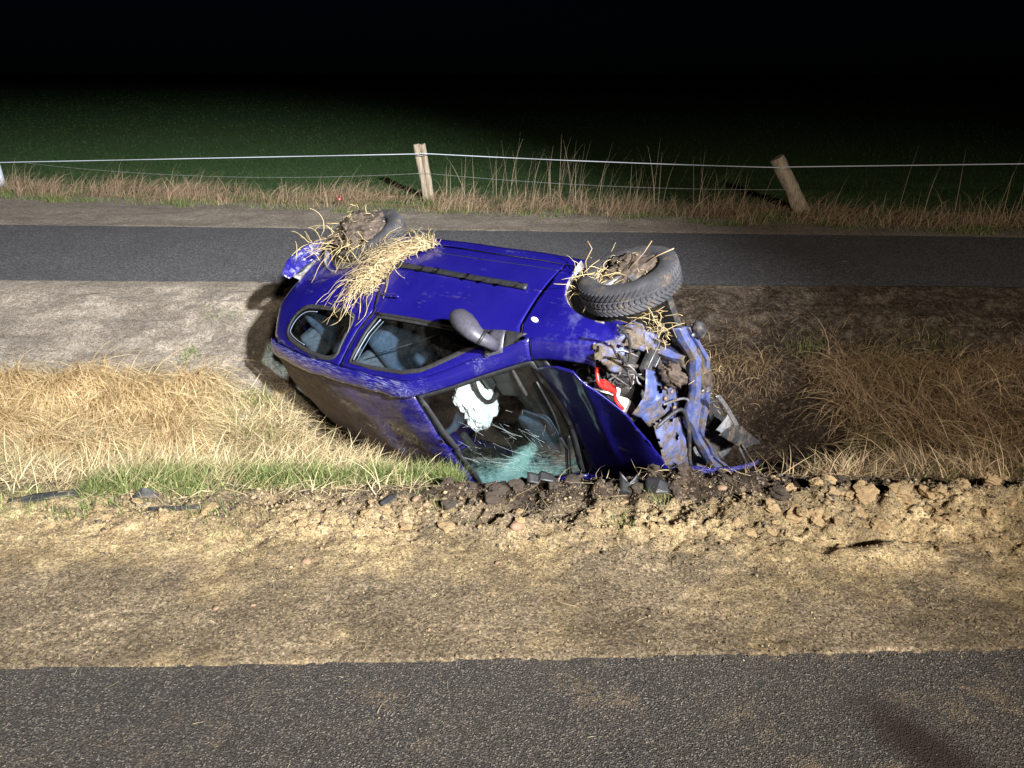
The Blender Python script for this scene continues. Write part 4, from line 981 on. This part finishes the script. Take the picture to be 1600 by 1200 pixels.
bv, bf = lathe([(.0, -.02), (.13, -.02), (.155, -.01)], 40); disc_me = bpy.data.meshes.new('brake_disc'); disc_me.from_pydata(bv, [], bf); disc_me.update(); disc_me.materials.append(M['engine'])
bm = bmesh.new(); bmesh.ops.create_cube(bm, size=1)
for q in bm.verts:
    r = .03 if q.co.x < 0 else .168; wd_ = .030 if q.co.x < 0 else .019
    q.co = Vector((r, (.056 if q.co.x < 0 else .050) + q.co.y * .022, (1 if q.co.z > 0 else -1) * wd_))
bmesh.ops.bevel(bm, geom=bm.edges[:], offset=.006, segments=2, affect='EDGES'); spoke_me = bpy.data.meshes.new('spoke'); bm.to_mesh(spoke_me); bm.free(); spoke_me.materials.append(M['alloy'])
hv, hf = lathe([(.0, .074), (.025, .072), (.034, .064), (.045, .05)], 24); hub_me = bpy.data.meshes.new('hub_cap'); hub_me.from_pydata(hv, [], hf); hub_me.update(); hub_me.materials.append(M['alloy'])
for me in (tyre_me, rim_me, disc_me, spoke_me, hub_me):
    me.polygons.foreach_set('use_smooth', [True] * len(me.polygons))
    try: me.set_sharp_from_angle(angle=math.radians(40))
    except Exception: pass
def wheel(loc, rot):
    w = empty('wheel', loc, car); w.rotation_euler = rot
    for nm, me in (('tyre', tyre_me), ('rim', rim_me), ('brake_disc', disc_me), ('hub_cap', hub_me)):
        o = bpy.data.objects.new(nm, me); COL.objects.link(o); o.parent = w
    for k in range(5):
        o = bpy.data.objects.new('spoke', spoke_me); COL.objects.link(o); o.parent = w; o.rotation_euler = (0, k * 2 * math.pi / 5 + .4, 0)
    return w
wf = wheel((1.245, .735, .270), (-.25, .2, .06)); wf.scale = (1.06, 1.0, 1.06); wr = wheel((-1.235, .71, .225), (-.06, .9, .05))
wheel((1.22, -.72, .28), (0, .2, math.pi)); wheel((-1.235, -.72, .28), (0, .9, math.pi))
for cx_ in (1.235, -1.235):
    for sgn in (1, -1):
        V, Fc = [], []
        for i, (x, z) in enumerate(arc(cx_, .29, .37, 78 if cx_ > 0 and sgn > 0 else -12, 192, 26)):
            for j, y in enumerate((.785, .70, .60, .48)): V.append(Vector((x, sgn * (y if cx_ > 0 else y - .02), z)) + NV(Vector((x * 9, y * 9, z * 9))) * .012)
            if i:
                for j in range(3): a = (i - 1) * 4 + j; Fc.append((a, a + 1, a + 5, a + 4))
        o = pyobj('wheel_arch_liner', V, Fc, M['liner'], car); solid(o, .006, 0)

# torn front end
def sheet(name, rows, mat, n=10, amp=.012, th=.005, parent=car, fr=7.0, seed=0, holes=(), jag=0.0):
    """crumpled sheet metal lofted through rows of points"""
    V, Fc = [], []; R_ = []
    for r in rows:
        P = [Vector(p) for p in r]; q = []
        for s in np.linspace(0, len(P) - 1, n * (len(P) - 1) + 1):
            i = min(int(s), len(P) - 2); q.append(P[i].lerp(P[i + 1], s - i))
        R_.append(q)
    m = len(R_[0]); full = []
    for i in range(len(R_) - 1):
        L = max(2, int(max((R_[i + 1][0] - R_[i][0]).length, (R_[i + 1][-1] - R_[i][-1]).length) / .02))
        for k in range(L): full.append([a.lerp(b, k / L) for a, b in zip(R_[i], R_[i + 1])])
    full.append(R_[-1])
    o_ = Vector((seed * 3.1, seed * 1.7, seed * .9))
    for row in full:
        for p in row:
            cr_ = (.35 - abs(noise.noise(p * fr * 1.5 + o_))) * 1.6 + (.3 - abs(noise.noise(p * fr * 3.4 + o_))) * .8
            V.append(p + NV(p * fr + o_) * amp * .8 + Vector((.7, .5, .5)) * cr_ * amp)
    for i in range(len(full) - 1):
        for k in range(m - 1):
            a = i * m + k; cen = (full[i][k] + full[i + 1][k + 1]) * .5
            if any((cen - Vector(h_)).length < r_ for h_, r_ in holes): continue
            if jag and (i in (0, len(full) - 2) or k in (0, m - 2)) and noise.noise(cen * 40 + o_) > .35 - jag: continue
            Fc.append((a, a + 1, a + m + 1, a + m))
    o = pyobj(name, V, Fc, mat, parent); solid(o, th, 0); sharp(o, 14); return o
def hose(name, pts, r, mat, parent=car):
    P = [Vector(p) for p in pts]; q = []
    for i in range(len(P) - 1):
        a, b, c_, d = P[max(i - 1, 0)], P[i], P[i + 1], P[min(i + 2, len(P) - 1)]
        for k in range(6):
            t = k / 6; q.append(.5 * ((2 * b) + (c_ - a) * t + (2 * a - 5 * b + 4 * c_ - d) * t * t + (3 * b - a - 3 * c_ + d) * t ** 3))
    v, f = tube(q + [P[-1]], r, 7); return pyobj(name, v, f, mat, parent)
XB = 1.66
Lp = [(.60, .45), (.35, .46), (.135, .53), (-.03, .655), (-.32, .66), (-.69, .615)]; Rp = [(.485, .335), (.225, .345), (-.005, .415), (-.25, .585), (-.50, .575), (-.83, .465)]
xo = [-.03, .02, .01, -.01, .02, .03]
rows = []
for (ly, lz), (ry_, rz), dx in zip(Lp, Rp, xo):
    l, r = Vector((XB + dx, ly, lz)), Vector((XB + dx, ry_, rz)); m1, m2 = l.lerp(r, .30), l.lerp(r, .70)
    rows.append([l + Vector((-.05, 0, .01)), l, m1 + Vector((.004, 0, 0)), m1 + Vector((-.018, 0, 0)), m2 + Vector((-.018, 0, 0)), m2 + Vector((.004, 0, 0)), r, r + Vector((-.05, 0, -.01))])
beam = sheet('bumper_beam', rows, M['inner'], 2, .010, .004, seed=1)
for (y, z) in ((.33, .42), (.08, .48), (-.45, .60), (-.62, .55), (.5, .40)):
    bm = bmesh.new(); bmesh.ops.create_cone(bm, cap_ends=True, segments=14, radius1=.014, radius2=.012, depth=.016)
    o = bmobj('bolt', bm, M['steel'], beam); o.location = (XB + .012, y, z); o.rotation_euler = (0, math.pi / 2, 0)
rs = sheet('radiator_support', [[(1.50, .47, .68), (1.52, .36, .82), (1.47, .30, .90)], [(1.53, .30, .58), (1.56, .26, .72), (1.49, .22, .86)], [(1.50, .06, .51), (1.54, .08, .66), (1.50, .10, .84)], [(1.50, -.09, .55), (1.53, -.02, .68), (1.49, .02, .80)]], M['inner'], 9, .014, .004, seed=2, holes=(((1.54, .30, .68), .026), ((1.55, .16, .70), .032), ((1.52, .05, .62), .024)))
sheet('radiator_support_lower', [[(1.49, -.05, .80), (1.52, -.09, .70), (1.50, -.14, .58), (1.44, -.16, .55)], [(1.51, -.25, .85), (1.54, -.28, .74), (1.51, -.34, .63), (1.45, -.36, .60)], [(1.50, -.50, .86), (1.54, -.52, .77), (1.52, -.58, .67), (1.46, -.60, .63)], [(1.50, -.72, .84), (1.53, -.74, .76), (1.51, -.78, .68), (1.46, -.8, .64)]], M['inner'], 7, .012, .004, seed=3, holes=(((1.52, -.22, .70), .034), ((1.53, -.42, .74), .03), ((1.53, -.60, .75), .026)))
sheet('latch_panel', [[(1.55, .20, .83), (1.57, .05, .72), (1.56, -.05, .60)], [(1.57, .0, .90), (1.60, -.12, .80), (1.59, -.2, .68)], [(1.56, -.16, .93), (1.59, -.28, .84), (1.58, -.34, .74)]], M['innermud'], 8, .016, .004, seed=4, holes=(((1.58, -.08, .76), .03),), jag=.15)
for k, (y, z) in enumerate(((.30, .66), (.24, .70), (.22, .63), (.10, .66), (-.12, .76), (-.2, .80))):
    bm = bmesh.new(); bmesh.ops.create_cone(bm, cap_ends=True, segments=12, radius1=.013, radius2=.011, depth=.014)
    o = bmobj('bolt', bm, M['stone'], rs); o.location = (1.575, y, z); o.rotation_euler = (0, math.pi / 2, 0)
sheet('inner_fender', [[(1.30, .76, .80), (1.36, .72, .88)], [(1.40, .73, .72), (1.43, .66, .80)], [(1.47, .73, .60), (1.50, .63, .66)], [(1.53, .62, .52), (1.55, .54, .58)]], M['innermud'], 10, .02, .003, seed=5, jag=.2)
sheet('headlight_bracket', [[(1.38, .72, .85), (1.40, .66, .87)], [(1.43, .71, .82), (1.44, .62, .85)], [(1.47, .66, .78), (1.47, .57, .80)]], M['innermud'], 9, .018, .003, seed=6, jag=.25)
sheet('fender_tear', [[(1.44, .76, .58), (1.45, .76, .66), (1.44, .72, .74)], [(1.49, .72, .56), (1.51, .73, .63), (1.49, .68, .71)], [(1.52, .69, .57), (1.53, .67, .63), (1.53, .63, .68)]], M['innermud'], 10, .016, .003, seed=7, fr=13, jag=.25)
sheet('chassis_rail', [[(1.15, .44, .40), (1.15, .44, .50), (1.15, .34, .50)], [(1.40, .42, .42), (1.40, .43, .52), (1.40, .33, .52)], [(1.62, .38, .42), (1.63, .38, .50), (1.62, .29, .50)]], M['innermud'], 5, .014, .006, seed=8)
sheet('chassis_rail', [[(1.15, -.44, .40), (1.15, -.44, .50), (1.15, -.34, .50)], [(1.40, -.42, .42), (1.40, -.43, .52), (1.40, -.33, .52)], [(1.62, -.40, .46), (1.63, -.40, .56), (1.62, -.30, .56)]], M['innermud'], 5, .014, .006, seed=9)
rbox('engine_block', (1.17, -.05, .52), (.46, .80, .48), M['engine'], (0, 0, .05), .06, car, 2, .03)
rbox('air_filter_box', (1.30, .44, .66), (.17, .24, .20), M['engine'], (.2, .1, .1), .02, car, 2, .012)
rd = rbox('radiator', (1.46, .16, .50), (.04, .62, .34), M['engine'], (.05, .12, .04), .01)
for k in range(9):
    v, f = tube([(.024, -.28 + .07 * k, -.15), (.024, -.27 + .07 * k, .15)], .004, 5); pyobj('cooling_fin', v, f, M['steel'], rd)
rbox('battery', (1.22, .30, .78), (.18, .22, .16), M['engine'], (.1, 0, .1), .015)
fb = rbox('fluid_tank', (1.33, .16, .80), (.09, .26, .10), M['white'], (.35, .1, -.15), .025, car, 2, .008)
hose('red_cable', [(1.30, .60, .84), (1.33, .54, .90), (1.35, .47, .88), (1.36, .42, .84), (1.34, .34, .85), (1.37, .27, .86), (1.38, .16, .82)], .013, M['red'])
rbox('fuse_box_lid', (1.335, .46, .86), (.05, .13, .05), M['red'], (.4, .2, .2), .012, car, 2, .006)
rbox('fuse_box', (1.30, .40, .84), (.08, .16, .06), M['white'], (.5, 0, .1), .012, car, 2, .006)
for k, (mt, pts, r) in enumerate([('liner', [(1.33, .66, .72), (1.42, .58, .74), (1.45, .48, .72), (1.46, .40, .74), (1.48, .33, .70), (1.50, .30, .60)], .006),
                                  ('engine', [(1.2, .55, .80), (1.34, .55, .76), (1.42, .44, .66), (1.40, .30, .60)], .014), ('engine', [(1.55, .12, .84), (1.62, .10, .66), (1.63, -.1, .68), (1.58, -.4, .72), (1.56, -.7, .70)], .012),
                                  ('steel', [(1.56, .2, .72), (1.62, .10, .58), (1.60, -.12, .62), (1.58, -.34, .78)], .008), ('engine', [(1.60, -.45, .70), (1.66, -.55, .66), (1.62, -.75, .6)], .014),
                                  ('engine', [(1.15, .60, .86), (1.22, .62, .83), (1.30, .66, .82), (1.38, .62, .74)], .008), ('steel', [(1.10, .50, .88), (1.2, .44, .86), (1.28, .52, .84)], .007),
                                  ('liner', [(1.40, .60, .78), (1.44, .54, .80), (1.47, .50, .76), (1.49, .46, .72)], .004), ('steel', [(1.36, .7, .8), (1.44, .68, .74), (1.5, .6, .70)], .005)]):
    hose('cable', pts, r, M[mt])
rg = random.Random(3)
for k in range(26):     # loose wiring and thin pipes
    p = Vector((rg.uniform(1.15, 1.5), rg.uniform(-.4, .65), rg.uniform(.62, .86))); pts = [p]
    for q in range(4): p = p + Vector((rg.gauss(.02, .05), rg.gauss(0, .09), rg.gauss(0, .05))); p.z = min(p.z, .84); p.x = min(p.x, 1.56); pts.append(p)
    hose('cable', pts, rg.uniform(.003, .008), M[rg.choice(['engine', 'engine', 'engine', 'steel', 'liner'])])
for k in range(34):     # twisted scraps of bracket and plastic between the panels
    c = Vector((rg.uniform(1.22, 1.58), rg.uniform(-.55, .68), rg.uniform(.5, .76)))
    s = rg.uniform(.018, .055); u = Vector((rg.gauss(0, 1), rg.gauss(0, 1), rg.gauss(0, 1))).normalized(); w_ = u.orthogonal().normalized()
    sheet('torn_scrap', [[c - u * s, c - u * s + w_ * s * .7], [c, c + w_ * s], [c + u * s, c + u * s * .6 + w_ * s]], M[rg.choice(['inner', 'steel', 'steel', 'engine', 'engine', 'innermud', 'white'])], 6, .012, .002, seed=20 + k, jag=.15)
# lamp, bumper skin, undertray hanging off the front
bm = bmesh.new(); bmesh.ops.create_icosphere(bm, subdivisions=3, radius=1)
for q in bm.verts: q.co = Vector((q.co.x * .04, q.co.y * .06, q.co.z * .045)) * (1 + .25 * noise.noise(q.co * 2.2))
o = bmobj('fog_lamp', bm, M['engine'], car); o.location = (1.67, .47, .33)
sheet('bumper_skin', [[(1.66, -0.275, 0.855), (1.67, -0.285, 0.830), (1.66, -0.285, 0.800)], [(1.74, -0.365, 0.790), (1.76, -0.375, 0.760), (1.75, -0.375, 0.730)], [(1.82, -0.485, 0.660), (1.84, -0.495, 0.630), (1.83, -0.495, 0.600)], [(1.85, -0.625, 0.500), (1.87, -0.635, 0.480), (1.86, -0.635, 0.450)], [(1.84, -0.705, 0.420), (1.85, -0.705, 0.410), (1.85, -0.695, 0.390)]], M['railpaint'], 4, .006, .005, seed=11)
sheet('undertray', [[(1.79, -.14, .62), (1.80, -.24, .44)], [(1.80, -.33, .54), (1.81, -.44, .36)], [(1.80, -.50, .46), (1.82, -.67, .28)]], M['engine'], 8, .012, .005, seed=12)
v, f = tube([(1.80, -.46, .485), (1.81, -.62, .48), (1.83, -.77, .452)], .011, 6); pyobj('bumper_stay', v, f, M['engine'], car)
v, f = tube([(1.82, -.44, .47), (1.84, -.72, .44)], .007, 6); pyobj('bumper_stay', v, f, M['engine'], car)
sheet('grille_bar', [[(1.79, .13, .53), (1.80, .11, .50)], [(1.80, -.06, .49), (1.81, -.07, .46)], [(1.80, -.26, .46), (1.81, -.28, .43)]], M['steel'], 4, .006, .006, seed=13)
# torn corner of the rear bumper
sheet('rear_bumper_corner', [[(-1.76, .74, .36), (-1.70, .64, .38)], [(-1.81, .79, .46), (-1.73, .68, .48)], [(-1.82, .81, .57), (-1.74, .69, .58)], [(-1.80, .81, .70), (-1.73, .71, .70)], [(-1.76, .80, .82), (-1.72, .74, .80)]], M['railpaint'], 7, .024, .006, seed=14)
sheet('bumper_lining', [[(-1.73, .66, .37), (-1.66, .62, .42)], [(-1.74, .68, .50), (-1.66, .64, .50)], [(-1.74, .69, .62), (-1.66, .66, .62)], [(-1.72, .72, .78), (-1.66, .68, .76)]], M['liner'], 6, .03, .005, seed=15)

# ------------------------------------------------------------------ mud and straw on the wreck
def cpt(p): return CARM @ Vector(p)
def lump(name, c, s, mat, seed, sub=4, amp=.4):
    bm = bmesh.new(); bmesh.ops.create_icosphere(bm, subdivisions=sub, radius=1)
    o_ = Vector((seed * 4.1, seed * 2.7, 1.3))
    for q in bm.verts:
        k = 1 + amp * 1.2 * noise.noise(q.co * 1.3 + o_) + amp * .8 * noise.noise(q.co * 3.4 + o_) + amp * .6 * noise.noise(q.co * 8 + o_) + amp * .3 * noise.noise(q.co * 19 + o_)
        q.co = Vector((q.co.x * s[0], q.co.y * s[1], q.co.z * s[2])) * k
    o = bmobj(name, bm, mat); o.matrix_world = CARM @ Matrix.Translation(c); return o
tag(lump('mud_clump', (-1.30, .81, .27), (.215, .09, .19), M['mud'], 1, 5), 'big dark clump of earth stuck on the rear wheel', 'mud')
tag(lump('mud_clump', (1.25, .785, .27), (.155, .036, .145), M['mud'], 2, 5), 'mud packed between the spokes of the front wheel', 'mud')
tag(lump('mud_clump', (1.60, .36, .60), (.07, .09, .05), M['mud'], 3), 'dark earth lodged in the torn front end above the beam', 'mud')
tag(lump('mud_clump', (1.66, .16, .40), (.035, .16, .06), M['mud'], 4), 'mud smeared along the bent bumper beam', 'mud')
def straw_mesh(paths, r, cols):
    V, Fc, C = [], [], []
    for p in paths:
        v, f = tube(p, [r * (.55 + .45 * math.sin(math.pi * (.15 + .8 * i / len(p)))) for i in range(len(p))], 4, squash=.45)
        s = len(V); V += v; Fc += [tuple(q + s for q in t) for t in f]; t_ = rnd.random(); c = [a * (1 - t_) + b * t_ for a, b in zip(*cols)]; C += [c] * len(v)
    return V, Fc, C
def straw_obj(name, paths, r, label, cols=((0.24, 0.17, 0.08), (0.64, 0.52, 0.30))):
    V, Fc, C = straw_mesh(paths, r, cols); me = bpy.data.meshes.new(name); me.from_pydata([tuple(p) for p in V], [], Fc); me.update()
    a = me.color_attributes.new('col', 'FLOAT_COLOR', 'POINT'); a.data.foreach_set('color', np.array([(*c, 1) for c in C], np.float32).ravel())
    o = link(name, me, M['straw']); tag(o, label, 'straw', kind='stuff' if 'bundle' in name else None); return o
gap = [(-.40, .27), (-.47, .33), (-.565, .43), (-.60, .55), (-.595, .66), (-.56, .77)]
paths = []
for i in range(430):
    s = rnd.random() ** 1.15 * 4.99; j = int(s); a, b = gap[j], gap[j + 1]; u = s - j
    x, z = a[0] + (b[0] - a[0]) * u + rnd.gauss(-.02, .03), a[1] + (b[1] - a[1]) * u + rnd.gauss(0, .03)
    hang = rnd.random() < .30
    L = (rnd.uniform(.06, .22) if rnd.random() < .4 else rnd.uniform(.2, .66)) * (1.0 - .06 * s) * (1.2 if hang else 1); ang = math.atan2(.32 + .09 * s, -1) + rnd.gauss(0, .38); lift = rnd.uniform(.004, .07); cur = rnd.gauss(.0, 1.3)
    n = 18; p = []; curl_at = rnd.uniform(.35, 1.0); cs = rnd.choice((-1, 1)) * rnd.uniform(.5, 5); ph = rnd.uniform(0, 6); wv = rnd.uniform(.0, .15); lp = rnd.uniform(0, .03)
    for k in range(n):
        t = k / (n - 1); zc = min(max(z, .24), 1.30); xx = max(x, -1.6)
        p.append(cpt((x, float(side(xx, zc)) + .004 + lift * math.sin(math.pi * min(1, t * 1.1)) + .012 * t + lp * abs(math.sin(ph + 7 * t)), z)))
        ang += cur / n + (cs / n * 1.6 if t > curl_at else 0) - (3.2 if hang else .9) / n * (ang - 1.6 - (0 if hang else .9)) * t + wv * math.sin(ph + k * .9)
        x += math.cos(ang) * L / n; z += math.sin(ang) * L / n
    paths.append(p)
for i in range(46):     # short upright ends at the sill side
    x = rnd.uniform(-.62, -.40); z = .29 + rnd.gauss(0, .02); y = float(side(x, z)); d = Vector((rnd.gauss(.3, .3), rnd.uniform(.5, 1), rnd.gauss(-.5, .3))).normalized() * rnd.uniform(.04, .10)
    paths.append([cpt(Vector((x, y, z)) + d * t) for t in (0, .35, .7, 1)])
straw_obj('straw_bundle', paths, .0023, 'sheaf of pale straw caught in the rear door gap and draped over the side')
def tangle(c, spread, n, L, up, seed):
    r_ = random.Random(seed); out = []
    for i in range(n):
        p = Vector(c) + Vector((r_.gauss(0, spread[0]), r_.gauss(0, spread[1]), r_.gauss(0, spread[2]))); d = Vector((r_.gauss(0, 1), r_.gauss(up, .3), r_.gauss(0, 1))).normalized()
        l = L * r_.uniform(.3, 1.4) * (1.8 if r_.random() < .12 else 1); q = []; ax = Vector((r_.gauss(0, .4), r_.gauss(0, 1), r_.gauss(0, .4))).normalized(); tw_ = r_.gauss(0, .28)
        for k in range(9):
            q.append(cpt(p)); p = p + d * l / 9; d = (Matrix.Rotation(tw_, 3, ax) @ d); d = (d + Vector((r_.gauss(0, .16), r_.gauss(0, .10), r_.gauss(0, .16))) + Vector((0, -.06, .04))).normalized()
        out.append(q)
    return out
ST2 = ((.34, .25, .11), (.62, .5, .26))
straw_obj('straw_bundle', tangle((1.20, .80, .31), (.085, .008, .075), 110, .08, .10, 1) + tangle((1.07, .80, .39), (.06, .012, .05), 60, .15, .2, 2), .0022, 'straw and twigs stuck in the muddy front wheel', ST2)
straw_obj('straw_bundle', tangle((-1.25, .83, .44), (.17, .02, .05), 90, .20, .15, 3) + tangle((-1.33, .88, .24), (.1, .02, .08), 60, .07, .5, 4) + tangle((-1.70, .80, .5), (.05, .02, .12), 16, .25, .5, 6), .0028, 'long straws and roots around the earth on the rear wheel', ST2)
straw_obj('straw_bundle', tangle((1.50, .62, .50), (.07, .03, .05), 70, .12, .2, 5) + tangle((1.66, .0, .42), (.02, .2, .06), 30, .11, .2, 7), .0022, 'straws tangled in the torn metal under the front wheel', ST2)
paths = []
for (x, y) in ((-1.45, .545), (-1.0, .0)): pass
for i in range(7):
    p = Vector((-.62, 4.35, -.02)) + Vector((rnd.gauss(0, .03), rnd.gauss(0, .03), 0)); q = []
    for k in range(6): q.append(p.copy()); p = p + Vector((rnd.gauss(.0, .012), -.01, -.045))
    paths.append(q)
tw = []
for pts in ([(1.02, .80, .36), (1.0, .88, .30), (1.03, .93, .24), (1.0, .97, .22)], [(1.30, .80, .22), (1.42, .86, .16), (1.52, .90, .13)], [(1.24, .80, .30), (1.34, .88, .18), (1.38, .93, .12)]): tw.append([cpt(p) for p in pts])
straw_obj('twig', tw, .004, 'thin bent twigs poking up from the front wheel', ((.30, .2, .11), (.45, .33, .2)))

# ------------------------------------------------------------------ debris on the verge
def ground_z(x, y): return float(gz(np.array([x]), np.array([y]))[0])
def shard(name, label, cat, loc, rz, rows, mat, amp=.004, lift=.012, tilt=(0, 0), th=.004):
    o = sheet(name, rows, mat, 5, amp, th, None, 9, hash(label) % 17); o.location = (loc[0], loc[1], ground_z(*loc) + lift); o.rotation_euler = (tilt[0], tilt[1], rz); tag(o, label, cat, 'broken car parts on the verge'); return o
shard('bumper_fragment', 'small humped dark blue plastic fragment lying at the grass edge', 'debris', (-1.93, 3.52), .1, [[(-.07, -.03, 0), (-.05, .0, .015), (-.06, .03, 0)], [(0, -.03, .01), (.0, 0, .055), (0, .03, .02)], [(.04, -.03, .01), (.035, 0, .045), (.035, .03, .01)], [(.07, -.02, 0), (.075, 0, .012), (.07, .02, 0)]], M['engine'])
shard('trim_strip', 'long straight black plastic trim strip lying beside the grass', 'debris', (-1.72, 3.40), .06, [[(-.13, -.012, 0), (-.13, 0, .014), (-.13, .012, 0)], [(0, -.012, 0), (0, 0, .016), (0, .012, 0)], [(.13, -.01, .004), (.13, 0, .016), (.13, .01, 0)]], M['black'], .002)
shard('undertray_fragment', 'flat dark plate half buried in grass at the left edge', 'debris', (-2.42, 3.52), .3, [[(-.2, -.015, 0), (-.2, .015, .015)], [(0, -.03, .005), (0, .02, .02)], [(.17, -.015, .0), (.15, .02, .015)]], M['engine'], .006)
shard('plastic_shard', 'small black bracket lying on dark soil below the windshield', 'debris', (.16, 3.60), .05, [[(-.08, -.02, .01), (-.08, .02, .05)], [(-.02, -.03, 0), (-.02, .02, .035)], [(-.01, -.02, .02), (0, .03, .05)], [(.08, -.02, 0), (.06, .02, .03)]], M['black'], .003, .02)
shard('plastic_shard', 'upright black broken clip standing in the soil before the hood', 'debris', (.62, 3.58), .3, [[(-.05, 0, -.02), (-.045, .03, .10)], [(-.01, -.01, -.02), (-.015, .0, .06)], [(.0, -.02, -.02), (0, .0, .035)], [(.05, -.01, -.02), (.055, .01, .085)]], M['black'], .003, .02)
shard('plastic_shard', 'flat black angular shard right of the upright clip', 'debris', (.76, 3.53), -.3, [[(-.06, -.03, 0), (-.07, .03, .05)], [(.0, -.05, .01), (.01, .03, .06)], [(.07, -.01, 0), (.06, .03, .03)]], M['black'], .003, .025)
shard('plastic_shard', 'short black splinter on the yellow sand left of the soil heap', 'debris', (-.62, 3.45), .9, [[(-.07, -.012, 0), (-.07, .012, .012)], [(0, -.016, .006), (0, .016, .02)], [(.07, -.01, 0), (.07, .01, .01)]], M['engine'], .003)
shard('reflector_shard', 'small red reflector piece in the grass beyond the cycle path', 'reflector', (-2.86, 12.95), .2, [[(-.045, 0, .04), (-.045, .01, .05)], [(.0, 0, .02), (0, .01, .07)], [(.045, 0, .0), (.045, .01, .10)]], M['redlens'], .002, .12)
for o in list(car.children):      # glass, seals and trim belong to the door or quarter panel they sit in
    n_ = o.name.split('.')[0]; left = (sum((Vector(q.co).y for q in o.data.vertices), 0) > 0) if o.type == 'MESH' else True
    host = {'window_glass': 'door', 'window_seal': 'door', 'rub_strip': 'door', 'door_handle': 'door', 'window_waist_trim': 'door', 'door_card': 'door', 'quarter_glass': 'rear_quarter_panel', 'quarter_seal': 'rear_quarter_panel', 'side_repeater': 'front_fender'}.get(n_)
    if host: o.parent = bpy.data.objects[host if left else host + '.001']
bpy.context.view_layer.update()
